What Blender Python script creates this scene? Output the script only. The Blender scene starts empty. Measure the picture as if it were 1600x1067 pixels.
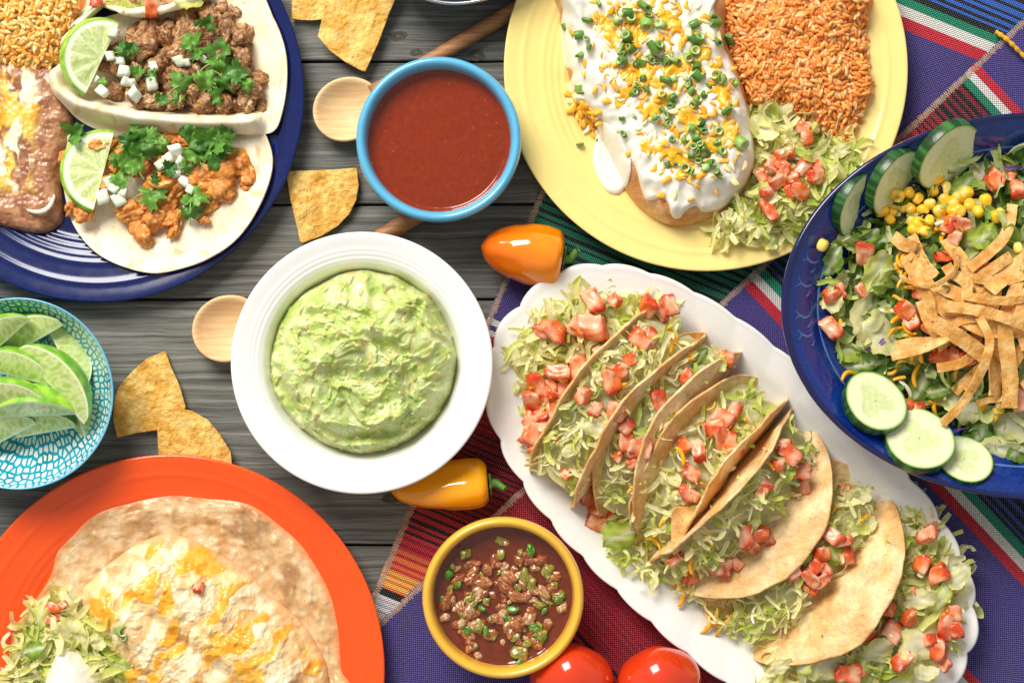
import bpy, math, random
import numpy as np
from mathutils import Matrix, Vector, Euler

# ------------------------------------------------------------------ camera, light, exposure
S = 0.0005            # one table unit (about one photo pixel at table height) in metres
CAMH = 2800.0         # camera height over the table, in table units
scene = bpy.context.scene
COL = scene.collection

cam_data = bpy.data.cameras.new('camera')
cam = bpy.data.objects.new('camera', cam_data)
COL.objects.link(cam)
cam.location = (0, 0, CAMH * S)
cam.rotation_euler = (0, 0, 0)
cam_data.sensor_width = 36.0
cam_data.lens = 36.0 * CAMH / 1600.0
cam_data.clip_start = 0.05
cam_data.clip_end = 20.0
scene.camera = cam

world = bpy.data.worlds.new('World')
scene.world = world
world.use_nodes = True
bg = world.node_tree.nodes['Background']
bg.inputs['Color'].default_value = (1.0, 0.985, 0.955, 1)
bg.inputs['Strength'].default_value = 0.44

def area_light(name, loc, target, sx, sy, power, color):
    d = bpy.data.lights.new(name, 'AREA')
    d.shape = 'RECTANGLE'; d.size = sx; d.size_y = sy
    d.energy = power; d.color = color
    o = bpy.data.objects.new(name, d)
    COL.objects.link(o)
    o.location = loc
    o.rotation_euler = (Vector(target) - Vector(loc)).to_track_quat('-Z', 'Y').to_euler()
    return o
area_light('window_light', (-1.05, 1.95, 2.10), (0.0, 0.0, 0.0), 1.45, 1.45, 138.0, (1.0, 0.965, 0.91))

scene.view_settings.view_transform = 'Standard'
scene.view_settings.look = 'None'
scene.view_settings.exposure = 0.0
scene.view_settings.gamma = 1.0
scene.view_settings.use_curve_mapping = False
scene.render.engine = 'CYCLES'
scene.cycles.use_denoising = True
scene.cycles.max_bounces = 8
scene.cycles.diffuse_bounces = 4
scene.cycles.glossy_bounces = 3
scene.cycles.transmission_bounces = 4
scene.cycles.caustics_reflective = False
scene.cycles.caustics_refractive = False

# ------------------------------------------------------------------ helpers
def C(h, k=1.0):
    h = h.lstrip('#')
    out = []
    for i in (0, 2, 4):
        c = int(h[i:i+2], 16) / 255.0
        c = c / 12.92 if c <= 0.04045 else ((c + 0.055) / 1.055) ** 2.4
        out.append(c * k)
    return np.array(out)

def P(px, py, z=0.0):
    k = (CAMH - z) / CAMH
    return np.array([(px - 800.0) * k, (533.5 - py) * k, z])

def PP(pts, z):
    return np.array([P(x, y, z)[:2] for x, y in pts])

_perm = np.random.default_rng(7).permutation(256)
_perm = np.concatenate([_perm, _perm, _perm])
_grad = np.random.default_rng(8).normal(size=(256, 3))
_grad /= np.linalg.norm(_grad, axis=1)[:, None]
def noise(x, y, z=0.0):
    x, y, z = np.broadcast_arrays(np.asarray(x, float), np.asarray(y, float), np.asarray(z, float))
    xi = np.floor(x).astype(int); yi = np.floor(y).astype(int); zi = np.floor(z).astype(int)
    xf = x - xi; yf = y - yi; zf = z - zi
    u = xf*xf*xf*(xf*(xf*6-15)+10); v = yf*yf*yf*(yf*(yf*6-15)+10); w = zf*zf*zf*(zf*(zf*6-15)+10)
    def g(dx, dy, dz):
        h = _perm[_perm[_perm[(xi+dx) & 255] + ((yi+dy) & 255)] + ((zi+dz) & 255)]
        gr = _grad[h]
        return gr[..., 0]*(xf-dx) + gr[..., 1]*(yf-dy) + gr[..., 2]*(zf-dz)
    x00 = g(0,0,0)*(1-u)+g(1,0,0)*u; x10 = g(0,1,0)*(1-u)+g(1,1,0)*u
    x01 = g(0,0,1)*(1-u)+g(1,0,1)*u; x11 = g(0,1,1)*(1-u)+g(1,1,1)*u
    y0 = x00*(1-v)+x10*v; y1 = x01*(1-v)+x11*v
    return (y0*(1-w)+y1*w) * 1.6
def fbm(x, y, z=0.0, oct=3, lac=2.1, gain=0.5):
    s = 0; a = 1.0
    for i in range(oct):
        s = s + a*noise(x, y, np.asarray(z)+i*7.3); x = x*lac; y = y*lac; z = np.asarray(z)*lac; a *= gain
    return s
def ss(a, b, x):
    t = np.clip((np.asarray(x, float)-a)/(b-a), 0, 1)
    return t*t*(3-2*t)
def mix(a, b, t):
    t = np.asarray(t)
    if t.ndim: t = t[..., None]
    return np.asarray(a)*(1-t) + np.asarray(b)*t

LOC = {}
def tag(o, label, cat, group=None, kind=None):
    if label: o['label'] = label
    if cat: o['category'] = cat
    if group: o['group'] = group
    if kind: o['kind'] = kind
    return o

def to_mesh(name, V, F, mat, col=None, uv=None, smooth=True, sharp=None):
    V = np.asarray(V, float)
    if isinstance(F, np.ndarray): F = [F]
    F = [np.asarray(f, int) for f in F if len(f)]
    me = bpy.data.meshes.new(name)
    nl = sum(f.size for f in F); nf = sum(len(f) for f in F)
    me.vertices.add(len(V)); me.loops.add(nl); me.polygons.add(nf)
    me.vertices.foreach_set('co', (V*S).astype(np.float32).ravel())
    loops = np.concatenate([f.ravel() for f in F])
    starts = []; o = 0
    for f in F:
        starts.append(o + np.arange(len(f))*f.shape[1]); o += f.size
    me.loops.foreach_set('vertex_index', loops.astype(np.int32))
    me.polygons.foreach_set('loop_start', np.concatenate(starts).astype(np.int32))
    me.polygons.foreach_set('use_smooth', np.full(nf, smooth, bool))
    me.update(calc_edges=True)
    me.validate()
    if col is not None:
        a = me.color_attributes.new('Col', 'FLOAT_COLOR', 'POINT')
        c = np.ones((len(V), 4), np.float32); c[:, :3] = col
        a.data.foreach_set('color', c.ravel())
    if uv is not None:
        l = me.uv_layers.new(name='UVMap')
        vi = np.empty(len(me.loops), np.int32); me.loops.foreach_get('vertex_index', vi)
        l.data.foreach_set('uv', np.asarray(uv, np.float32)[vi].ravel())
    me.materials.append(mat)
    return me

def mk(name, V, F, mat, parent=None, loc=None, col=None, uv=None, smooth=True, solid=None, subd=0, even=False):
    """one mesh object; V in table units, world frame; the origin goes to its base"""
    V = np.asarray(V, float)
    if loc is None:
        loc = np.array([(V[:, 0].min()+V[:, 0].max())/2, (V[:, 1].min()+V[:, 1].max())/2, V[:, 2].min()])
    loc = np.asarray(loc, float)
    me = to_mesh(name, V-loc, F, mat, col, uv, smooth)
    o = bpy.data.objects.new(name, me)
    COL.objects.link(o)
    LOC[o.name] = loc
    if parent is not None:
        o.parent = parent
        o.location = Vector((loc-LOC[parent.name])*S)
    else:
        o.location = Vector(loc*S)
    if solid:
        m = o.modifiers.new('thickness', 'SOLIDIFY'); m.thickness = solid*S; m.offset = 0.0
    if subd:
        m = o.modifiers.new('smooth', 'SUBSURF'); m.levels = subd; m.render_levels = subd
    return o

def empty(name, loc, label, cat, group=None):
    o = bpy.data.objects.new(name, None)
    COL.objects.link(o)
    o.empty_display_size = 0.01
    o.location = Vector(np.asarray(loc, float)*S)
    LOC[o.name] = np.asarray(loc, float)
    return tag(o, label, cat, group)

UNIT = {}       # meshes drawn at this many units across; inst() takes sizes in table units
def inst(me, name, loc, euler=(0, 0, 0), scale=1.0, label=None, cat=None, group=None, parent=None, R=None):
    scale = np.asarray(scale)/UNIT.get(me.name, 1.0); scale = float(scale) if scale.ndim == 0 else tuple(scale)
    o = bpy.data.objects.new(name, me)
    COL.objects.link(o)
    loc = np.asarray(loc, float)
    if parent is not None:
        o.parent = parent; o.location = Vector((loc-LOC[parent.name])*S)
    else:
        o.location = Vector(loc*S)
    o.rotation_euler = Matrix(R.tolist()).to_euler() if R is not None else euler
    o.scale = (scale,)*3 if np.isscalar(scale) else scale
    LOC[o.name] = loc
    return tag(o, label, cat, group)

def rotm(yaw=0, pitch=0, roll=0):
    yaw, pitch, roll = np.broadcast_arrays(np.asarray(yaw, float), np.asarray(pitch, float), np.asarray(roll, float))
    cy, sy, cp, sp, cr, sr = np.cos(yaw), np.sin(yaw), np.cos(pitch), np.sin(pitch), np.cos(roll), np.sin(roll)
    R = np.empty(yaw.shape+(3, 3))
    R[..., 0, 0] = cy*cp; R[..., 0, 1] = cy*sp*sr-sy*cr; R[..., 0, 2] = cy*sp*cr+sy*sr
    R[..., 1, 0] = sy*cp; R[..., 1, 1] = sy*sp*sr+cy*cr; R[..., 1, 2] = sy*sp*cr-cy*sr
    R[..., 2, 0] = -sp;   R[..., 2, 1] = cp*sr;          R[..., 2, 2] = cp*cr
    return R

def merge(protos, which, pos, R, scale, tint=None):
    """join many small pieces into one vertex/face/colour set"""
    Vs, Fs, Cs = [], [], []; off = 0
    for i in range(len(pos)):
        V, F, c = protos[which[i]]
        v = (V*scale[i]) @ R[i].T + pos[i]
        Vs.append(v)
        Fs.append(F+off); off += len(V)
        cc = c if tint is None else np.clip(c*tint[i], 0, 1)
        Cs.append(np.broadcast_to(cc, (len(V), 3)))
    return np.concatenate(Vs), np.concatenate(Fs), np.concatenate(Cs)

def catmull(pts, n=8, closed=True):
    pts = np.asarray(pts, float); m = len(pts); out = []
    for i in range(m if closed else m-1):
        if closed: p0, p1, p2, p3 = pts[(i-1) % m], pts[i], pts[(i+1) % m], pts[(i+2) % m]
        else: p0, p1, p2, p3 = pts[max(i-1, 0)], pts[i], pts[i+1], pts[min(i+2, m-1)]
        for k in range(n):
            t = k/n
            out.append(0.5*((2*p1)+(-p0+p2)*t+(2*p0-5*p1+4*p2-p3)*t*t+(-p0+3*p1-3*p2+p3)*t**3))
    if not closed: out.append(pts[-1])
    return np.array(out)

def grid_faces(nr, na, closed=True):
    """quads of an (nr x na) vertex grid, wrapped along na when closed"""
    i, j = np.meshgrid(np.arange(nr-1), np.arange(na if closed else na-1), indexing='ij')
    j2 = (j+1) % na
    return np.stack([i*na+j, i*na+j2, (i+1)*na+j2, (i+1)*na+j], -1).reshape(-1, 4)

class Star:
    """a star-shaped outline given in photo pixels at height z"""
    def __init__(self, pts, z, smooth=True, center=None, n=360):
        W = PP(pts, z)
        W = catmull(W, 10) if smooth else np.concatenate([np.linspace(W[i], W[(i+1) % len(W)], 12)[:-1] for i in range(len(W))])
        if center is None:
            x, y = W[:, 0], W[:, 1]; x2, y2 = np.roll(x, -1), np.roll(y, -1)
            a = (x*y2-x2*y); A = a.sum()/2
            self.c = np.array([((x+x2)*a).sum()/(6*A), ((y+y2)*a).sum()/(6*A)])
        else: self.c = P(center[0], center[1], z)[:2]
        d = W-self.c; th = np.arctan2(d[:, 1], d[:, 0]); r = np.hypot(d[:, 0], d[:, 1])
        o = np.argsort(th); th, r = th[o], r[o]
        self.th = np.concatenate([th-2*math.pi, th, th+2*math.pi]); self.r = np.concatenate([r, r, r])
    def rad(self, th): return np.interp(np.asarray(th), self.th, self.r)
    def t(self, x, y):
        dx, dy = np.asarray(x)-self.c[0], np.asarray(y)-self.c[1]
        return np.hypot(dx, dy)/self.rad(np.arctan2(dy, dx))
    def edge(self, x, y):
        """distance inwards from the outline, in table units"""
        dx, dy = np.asarray(x)-self.c[0], np.asarray(y)-self.c[1]
        return self.rad(np.arctan2(dy, dx))-np.hypot(dx, dy)

def mound(name, star, hf, mat, nr=50, na=180, col=None, skirt=None, power=1.6, parent=None, solid=None, smooth=True, tmin=0.0):
    """height field hf(x, y, t) over a star outline; colour function col(x, y, z, t)"""
    th = np.linspace(0, 2*math.pi, na, endpoint=False)
    u = np.linspace(0, 1, nr+1)[1:]
    t = 1-(1-u)**power
    R = star.rad(th)
    X = star.c[0]+t[:, None]*R*np.cos(th); Y = star.c[1]+t[:, None]*R*np.sin(th)
    T = np.broadcast_to(t[:, None], X.shape)
    x = np.concatenate([[star.c[0]], X.ravel()]); y = np.concatenate([[star.c[1]], Y.ravel()]); tt = np.concatenate([[0], T.ravel()])
    z = hf(x, y, tt)
    V = np.stack([x, y, np.broadcast_to(z, x.shape)], -1)
    F = grid_faces(nr, na)+1
    j = np.arange(na)
    tri = np.stack([np.zeros(na, int), j+1, (j+1) % na+1], -1)
    Fs = [F[:, [0, 3, 2, 1]], tri]
    cc = None
    if skirt is not None:
        b = V[-na:].copy(); b[:, :2] = star.c+(b[:, :2]-star.c)*0.97; b[:, 2] = np.minimum(skirt(b[:, 0], b[:, 1]) if callable(skirt) else skirt, b[:, 2]-0.5)
        n0 = len(V)-na; V = np.concatenate([V, b])
        q = np.stack([n0+j, n0+na+j, n0+na+(j+1) % na, n0+(j+1) % na], -1)
        Fs[0] = np.concatenate([Fs[0], q])
        tt = np.concatenate([tt, np.ones(na)])
    if col is not None: cc = col(V[:, 0], V[:, 1], V[:, 2], tt)
    return mk(name, V, Fs, mat, parent=parent, col=cc, solid=solid, smooth=smooth)

def profile(pts, n=6):
    return catmull(np.array(pts, float), n, closed=False)

def lathe(prof, seg=160, ab=(1.0, 1.0), fn=None):
    """surface of revolution round z; fn(r, z, th) -> x, y, z for shaped rims"""
    prof = np.asarray(prof, float); th = np.linspace(0, 2*math.pi, seg, endpoint=False)
    r = prof[:, 0][:, None]; z = np.broadcast_to(prof[:, 1][:, None], (len(prof), seg))
    if fn: x, y, z = fn(r, z, th[None, :])
    else: x = r*np.cos(th)*ab[0]; y = r*np.sin(th)*ab[1]
    V = np.stack([x, y, z], -1).reshape(-1, 3)
    uv = np.stack(np.broadcast_arrays(th[None, :]/(2*math.pi), np.linspace(0, 1, len(prof))[:, None]), -1).reshape(-1, 2)
    return V, grid_faces(len(prof), seg)[:, [0, 3, 2, 1]], uv

def tube(path, rad, n=10, caps=True):
    path = np.asarray(path, float); m = len(path)
    rad = np.broadcast_to(np.asarray(rad, float), (m,))
    T = np.gradient(path, axis=0); T /= np.linalg.norm(T, axis=1)[:, None]+1e-9
    up = np.array([0, 0, 1.0]); V = []
    a = np.linspace(0, 2*math.pi, n, endpoint=False)
    for i in range(m):
        s = np.cross(T[i], up)
        if np.linalg.norm(s) < 0.1: s = np.cross(T[i], [1.0, 0, 0])
        s /= np.linalg.norm(s); w = np.cross(s, T[i])
        V.append(path[i]+rad[i]*(np.cos(a)[:, None]*s+np.sin(a)[:, None]*w))
    V = np.concatenate(V); F = [grid_faces(m, n)]
    if caps: F.append(np.array([list(range(n))])); F.append(np.array([[(m-1)*n+k for k in range(n)][::-1]]))
    return V, F

def inpoly(poly, x, y):
    poly = np.asarray(poly, float); c = np.zeros(np.shape(x), bool); j = len(poly)-1
    for i in range(len(poly)):
        xi, yi = poly[i]; xj, yj = poly[j]
        c ^= ((yi > y) != (yj > y)) & (x < (xj-xi)*(y-yi)/(yj-yi+1e-12)+xi); j = i
    return c
def pts_in(poly, n, rng, k=6):
    """n spread-out random points inside a polygon of photo pixels"""
    poly = np.asarray(poly, float); lo, hi = poly.min(0), poly.max(0); out = []
    cand = rng.uniform(lo, hi, (n*k*6+200, 2)); cand = cand[inpoly(poly, cand[:, 0], cand[:, 1])]
    i = 0
    while len(out) < n and i+k < len(cand):
        c = cand[i:i+k]; i += k
        if out:
            d = ((c[:, None]-np.array(out)[None])**2).sum(-1).min(1); out.append(c[d.argmax()])
        else: out.append(c[0])
    return np.array(out)

# ------------------------------------------------------------------ materials
def nodes_of(name):
    m = bpy.data.materials.new(name); m.use_nodes = True
    nt = m.node_tree; return m, nt, nt.nodes['Principled BSDF'], nt.nodes, nt.links
def N(nt, t, **kw):
    n = nt.nodes.new(t)
    for k, v in kw.items():
        if k in n.inputs: n.inputs[k].default_value = v
        else: setattr(n, k, v)
    return n
def ramp(nt, stops, interp='LINEAR'):
    r = nt.nodes.new('ShaderNodeValToRGB'); r.color_ramp.interpolation = interp
    e = r.color_ramp.elements
    while len(e) > 1: e.remove(e[-1])
    for i, (p, c) in enumerate(stops):
        el = e[0] if i == 0 else e.new(p)
        el.position = p
        c = np.atleast_1d(c)
        el.color = tuple(c if len(c) == 3 else [c[0]]*3)+(1,)
    return r
def rgba(c): return (float(c[0]), float(c[1]), float(c[2]), 1.0)

def food(name, col=None, rough=0.45, sss=0.0, sr=(1.0, 0.5, 0.3), srs=0.004, var=0.2, vscale=300, bump=0.3, bscale=500, bdist=0.0008,
         spec=0.5, coat=0.0, spots=None, transl=0.0, tint2=None, rvar=0.0):
    """food surface: own colour (or the mesh's Col attribute) with fine mottling, relief and light inside it"""
    m, nt, b, nd, L = nodes_of(name)
    tc = N(nt, 'ShaderNodeTexCoord')
    nz = N(nt, 'ShaderNodeTexNoise', Scale=vscale, Detail=5.0, Roughness=0.6); L.new(tc.outputs['Object'], nz.inputs['Vector'])
    if col is None:
        src = N(nt, 'ShaderNodeAttribute', attribute_name='Col').outputs['Color']
    else:
        rg = N(nt, 'ShaderNodeRGB'); rg.outputs[0].default_value = rgba(col); src = rg.outputs[0]
    if tint2 is not None:
        n2 = N(nt, 'ShaderNodeTexNoise', Scale=vscale*0.35, Detail=3.0); L.new(tc.outputs['Object'], n2.inputs['Vector'])
        rp = ramp(nt, [(0.42, 0.0), (0.62, 1.0)]); L.new(n2.outputs['Fac'], rp.inputs['Fac'])
        mx = N(nt, 'ShaderNodeMixRGB'); L.new(rp.outputs['Color'], mx.inputs['Fac']); L.new(src, mx.inputs['Color1']); mx.inputs['Color2'].default_value = rgba(tint2); src = mx.outputs['Color']
    mr = N(nt, 'ShaderNodeMapRange'); mr.inputs['From Min'].default_value = 0.25; mr.inputs['From Max'].default_value = 0.75
    mr.inputs['To Min'].default_value = 1.0-var; mr.inputs['To Max'].default_value = 1.0+var; L.new(nz.outputs['Fac'], mr.inputs['Value'])
    mul = N(nt, 'ShaderNodeVectorMath', operation='SCALE'); L.new(src, mul.inputs[0]); L.new(mr.outputs['Result'], mul.inputs['Scale'])
    out = mul.outputs['Vector']
    if spots is not None:
        sc, thr, sc_col = spots
        vo = N(nt, 'ShaderNodeTexNoise', Scale=sc, Detail=1.0); L.new(tc.outputs['Object'], vo.inputs['Vector'])
        rp = ramp(nt, [(thr, 0.0), (thr+0.03, 1.0)]); L.new(vo.outputs['Fac'], rp.inputs['Fac'])
        mx = N(nt, 'ShaderNodeMixRGB'); L.new(rp.outputs['Color'], mx.inputs['Fac']); L.new(out, mx.inputs['Color1']); mx.inputs['Color2'].default_value = rgba(sc_col); out = mx.outputs['Color']
    L.new(out, b.inputs['Base Color'])
    b.inputs['Roughness'].default_value = rough
    if rvar:
        m2 = N(nt, 'ShaderNodeMapRange'); m2.inputs['From Min'].default_value = 0.3; m2.inputs['From Max'].default_value = 0.7
        m2.inputs['To Min'].default_value = max(rough-rvar, 0.03); m2.inputs['To Max'].default_value = min(rough+rvar, 1); L.new(nz.outputs['Fac'], m2.inputs['Value']); L.new(m2.outputs['Result'], b.inputs['Roughness'])
    b.inputs['Specular IOR Level'].default_value = spec
    b.inputs['Coat Weight'].default_value = coat; b.inputs['Coat Roughness'].default_value = 0.12
    if sss:
        b.inputs['Subsurface Weight'].default_value = sss; b.inputs['Subsurface Radius'].default_value = sr; b.inputs['Subsurface Scale'].default_value = srs
    if bump:
        nb = N(nt, 'ShaderNodeTexNoise', Scale=bscale, Detail=4.0, Roughness=0.55); L.new(tc.outputs['Object'], nb.inputs['Vector'])
        bp = N(nt, 'ShaderNodeBump', Strength=bump, Distance=bdist); L.new(nb.outputs['Fac'], bp.inputs['Height']); L.new(bp.outputs['Normal'], b.inputs['Normal'])
    if transl:
        tr = N(nt, 'ShaderNodeBsdfTranslucent'); L.new(out, tr.inputs['Color'])
        ms = N(nt, 'ShaderNodeMixShader'); ms.inputs['Fac'].default_value = transl
        L.new(b.outputs['BSDF'], ms.inputs[1]); L.new(tr.outputs['BSDF'], ms.inputs[2]); L.new(ms.outputs['Shader'], nd['Material Output'].inputs['Surface'])
    return m

def glaze(name, col, rough=0.16, var=0.06, speck=None, coat=0.3):
    m, nt, b, nd, L = nodes_of(name)
    tc = N(nt, 'ShaderNodeTexCoord')
    nz = N(nt, 'ShaderNodeTexNoise', Scale=40.0, Detail=4.0); L.new(tc.outputs['Object'], nz.inputs['Vector'])
    rp = ramp(nt, [(0.3, np.asarray(col)*(1-var)), (0.7, np.clip(np.asarray(col)*(1+var), 0, 0.92))]); L.new(nz.outputs['Fac'], rp.inputs['Fac'])
    out = rp.outputs['Color']
    if speck is not None:
        n2 = N(nt, 'ShaderNodeTexNoise', Scale=900.0, Detail=1.0); L.new(tc.outputs['Object'], n2.inputs['Vector'])
        r2 = ramp(nt, [(0.68, 0.0), (0.74, 1.0)]); L.new(n2.outputs['Fac'], r2.inputs['Fac'])
        mx = N(nt, 'ShaderNodeMixRGB'); L.new(r2.outputs['Color'], mx.inputs['Fac']); L.new(out, mx.inputs['Color1']); mx.inputs['Color2'].default_value = rgba(speck); out = mx.outputs['Color']
    L.new(out, b.inputs['Base Color'])
    n3 = N(nt, 'ShaderNodeTexNoise', Scale=120.0, Detail=3.0); L.new(tc.outputs['Object'], n3.inputs['Vector'])
    mr = N(nt, 'ShaderNodeMapRange'); mr.inputs['To Min'].default_value = rough*0.7; mr.inputs['To Max'].default_value = rough*1.6; L.new(n3.outputs['Fac'], mr.inputs['Value']); L.new(mr.outputs['Result'], b.inputs['Roughness'])
    bp = N(nt, 'ShaderNodeBump', Strength=0.04, Distance=0.001); L.new(nz.outputs['Fac'], bp.inputs['Height']); L.new(bp.outputs['Normal'], b.inputs['Normal'])
    b.inputs['Coat Weight'].default_value = coat; b.inputs['Coat Roughness'].default_value = 0.06
    return m

def wood_planks(name):
    m, nt, b, nd, L = nodes_of(name)
    tc = N(nt, 'ShaderNodeTexCoord'); oi = N(nt, 'ShaderNodeObjectInfo')
    off = N(nt, 'ShaderNodeVectorMath', operation='SCALE'); cv = N(nt, 'ShaderNodeCombineXYZ'); L.new(oi.outputs['Random'], cv.inputs['X']); L.new(oi.outputs['Random'], cv.inputs['Y']); L.new(cv.outputs[0], off.inputs[0]); off.inputs['Scale'].default_value = 7.0
    ad = N(nt, 'ShaderNodeVectorMath', operation='ADD'); L.new(tc.outputs['Object'], ad.inputs[0]); L.new(off.outputs[0], ad.inputs[1])
    # slow warp so that grain lines wander
    wn = N(nt, 'ShaderNodeTexNoise', Scale=9.0, Detail=2.0); L.new(ad.outputs[0], wn.inputs['Vector'])
    wv = N(nt, 'ShaderNodeVectorMath', operation='SCALE'); L.new(wn.outputs['Color'], wv.inputs[0]); wv.inputs['Scale'].default_value = 0.009
    a2 = N(nt, 'ShaderNodeVectorMath', operation='ADD'); L.new(ad.outputs[0], a2.inputs[0]); L.new(wv.outputs[0], a2.inputs[1])
    mp = N(nt, 'ShaderNodeMapping'); mp.inputs['Scale'].default_value = (4.0, 260.0, 4.0); L.new(a2.outputs[0], mp.inputs['Vector'])
    g1 = N(nt, 'ShaderNodeTexNoise', Scale=1.0, Detail=6.0, Roughness=0.62); L.new(mp.outputs[0], g1.inputs['Vector'])
    mp2 = N(nt, 'ShaderNodeMapping'); mp2.inputs['Scale'].default_value = (30.0, 900.0, 30.0); L.new(a2.outputs[0], mp2.inputs['Vector'])
    g2 = N(nt, 'ShaderNodeTexNoise', Scale=1.0, Detail=3.0, Roughness=0.7); L.new(mp2.outputs[0], g2.inputs['Vector'])
    big = N(nt, 'ShaderNodeTexNoise', Scale=4.0, Detail=3.0); L.new(ad.outputs[0], big.inputs['Vector'])
    r1 = ramp(nt, [(0.26, C('#42423f')), (0.44, C('#6a6a65')), (0.58, C('#80807a')), (0.76, C('#a6a498'))]); L.new(g1.outputs['Fac'], r1.inputs['Fac'])
    r2 = ramp(nt, [(0.33, 0.62), (0.62, 1.14)]); L.new(g2.outputs['Fac'], r2.inputs['Fac'])
    r3 = ramp(nt, [(0.3, np.array([0.72, 0.73, 0.75])), (0.7, np.array([1.08, 1.06, 0.98]))]); L.new(big.outputs['Fac'], r3.inputs['Fac'])
    m1 = N(nt, 'ShaderNodeMixRGB', blend_type='MULTIPLY', Fac=1.0); L.new(r1.outputs['Color'], m1.inputs['Color1']); L.new(r2.outputs['Color'], m1.inputs['Color2'])
    m2 = N(nt, 'ShaderNodeMixRGB', blend_type='MULTIPLY', Fac=1.0); L.new(m1.outputs['Color'], m2.inputs['Color1']); L.new(r3.outputs['Color'], m2.inputs['Color2'])
    L.new(m2.outputs['Color'], b.inputs['Base Color'])
    b.inputs['Roughness'].default_value = 0.62; b.inputs['Specular IOR Level'].default_value = 0.3
    ah = N(nt, 'ShaderNodeMath', operation='ADD'); L.new(g1.outputs['Fac'], ah.inputs[0]); L.new(g2.outputs['Fac'], ah.inputs[1])
    bp = N(nt, 'ShaderNodeBump', Strength=0.5, Distance=0.0012); L.new(ah.outputs[0], bp.inputs['Height']); L.new(bp.outputs['Normal'], b.inputs['Normal'])
    return m

def spoon_wood(name, c1, c2):
    m, nt, b, nd, L = nodes_of(name)
    tc = N(nt, 'ShaderNodeTexCoord')
    mp = N(nt, 'ShaderNodeMapping'); mp.inputs['Scale'].default_value = (25.0, 420.0, 100.0); mp.inputs['Rotation'].default_value = (0, 0, -0.54); L.new(tc.outputs['Object'], mp.inputs['Vector'])
    g = N(nt, 'ShaderNodeTexNoise', Scale=1.0, Detail=5.0, Roughness=0.6); L.new(mp.outputs[0], g.inputs['Vector'])
    r = ramp(nt, [(0.3, c1), (0.65, c2)]); L.new(g.outputs['Fac'], r.inputs['Fac']); L.new(r.outputs['Color'], b.inputs['Base Color'])
    b.inputs['Roughness'].default_value = 0.5; b.inputs['Specular IOR Level'].default_value = 0.3
    bp = N(nt, 'ShaderNodeBump', Strength=0.2, Distance=0.0005); L.new(g.outputs['Fac'], bp.inputs['Height']); L.new(bp.outputs['Normal'], b.inputs['Normal'])
    return m

def weave(name):
    """woven wool: dye from Col, threads from the cloth's own u/v"""
    m, nt, b, nd, L = nodes_of(name)
    at = N(nt, 'ShaderNodeAttribute', attribute_name='Col')
    uv = N(nt, 'ShaderNodeUVMap', uv_map='UVMap')
    sx = N(nt, 'ShaderNodeSeparateXYZ'); L.new(uv.outputs['UV'], sx.inputs[0])
    nz = N(nt, 'ShaderNodeTexNoise', Scale=0.05, Detail=3.0); L.new(uv.outputs['UV'], nz.inputs['Vector'])
    def wave(sock, per, ph):
        a = N(nt, 'ShaderNodeMath', operation='MULTIPLY_ADD'); L.new(sock, a.inputs[0]); a.inputs[1].default_value = 2*math.pi/per
        n2 = N(nt, 'ShaderNodeMath', operation='MULTIPLY_ADD'); L.new(nz.outputs['Fac'], n2.inputs[0]); n2.inputs[1].default_value = 5.0; n2.inputs[2].default_value = ph
        L.new(n2.outputs[0], a.inputs[2])
        s = N(nt, 'ShaderNodeMath', operation='SINE'); L.new(a.outputs[0], s.inputs[0]); return s.outputs[0]
    w1 = wave(sx.outputs['X'], 4.6, 0.0); w2 = wave(sx.outputs['Y'], 4.2, 1.0)
    pr = N(nt, 'ShaderNodeMath', operation='MULTIPLY'); L.new(w1, pr.inputs[0]); L.new(w2, pr.inputs[1])
    fine = N(nt, 'ShaderNodeTexNoise', Scale=0.35, Detail=3.0); L.new(uv.outputs['UV'], fine.inputs['Vector'])
    sm = N(nt, 'ShaderNodeMath', operation='MULTIPLY_ADD'); L.new(fine.outputs['Fac'], sm.inputs[0]); sm.inputs[1].default_value = 0.9; L.new(pr.outputs[0], sm.inputs[2])
    r = ramp(nt, [(0.0, 0.35), (0.5, 0.9), (1.0, 1.25)]); mr = N(nt, 'ShaderNodeMapRange'); mr.inputs['From Min'].default_value = -0.6; mr.inputs['From Max'].default_value = 1.5; L.new(sm.outputs[0], mr.inputs['Value']); L.new(mr.outputs['Result'], r.inputs['Fac'])
    mu = N(nt, 'ShaderNodeMixRGB', blend_type='MULTIPLY', Fac=1.0); L.new(at.outputs['Color'], mu.inputs['Color1']); L.new(r.outputs['Color'], mu.inputs['Color2'])
    # pale warp threads showing through at crossings
    rr = ramp(nt, [(0.80, 0.0), (0.95, 0.42)]); L.new(mr.outputs['Result'], rr.inputs['Fac'])
    mx = N(nt, 'ShaderNodeMixRGB'); L.new(rr.outputs['Color'], mx.inputs['Fac']); L.new(mu.outputs['Color'], mx.inputs['Color1']); mx.inputs['Color2'].default_value = (0.62, 0.58, 0.60, 1)
    L.new(mx.outputs['Color'], b.inputs['Base Color'])
    b.inputs['Roughness'].default_value = 0.85; b.inputs['Specular IOR Level'].default_value = 0.15
    b.inputs['Sheen Weight'].default_value = 0.15
    bp = N(nt, 'ShaderNodeBump', Strength=0.7, Distance=0.0009); L.new(sm.outputs[0], bp.inputs['Height']); L.new(bp.outputs['Normal'], b.inputs['Normal'])
    return m

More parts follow.
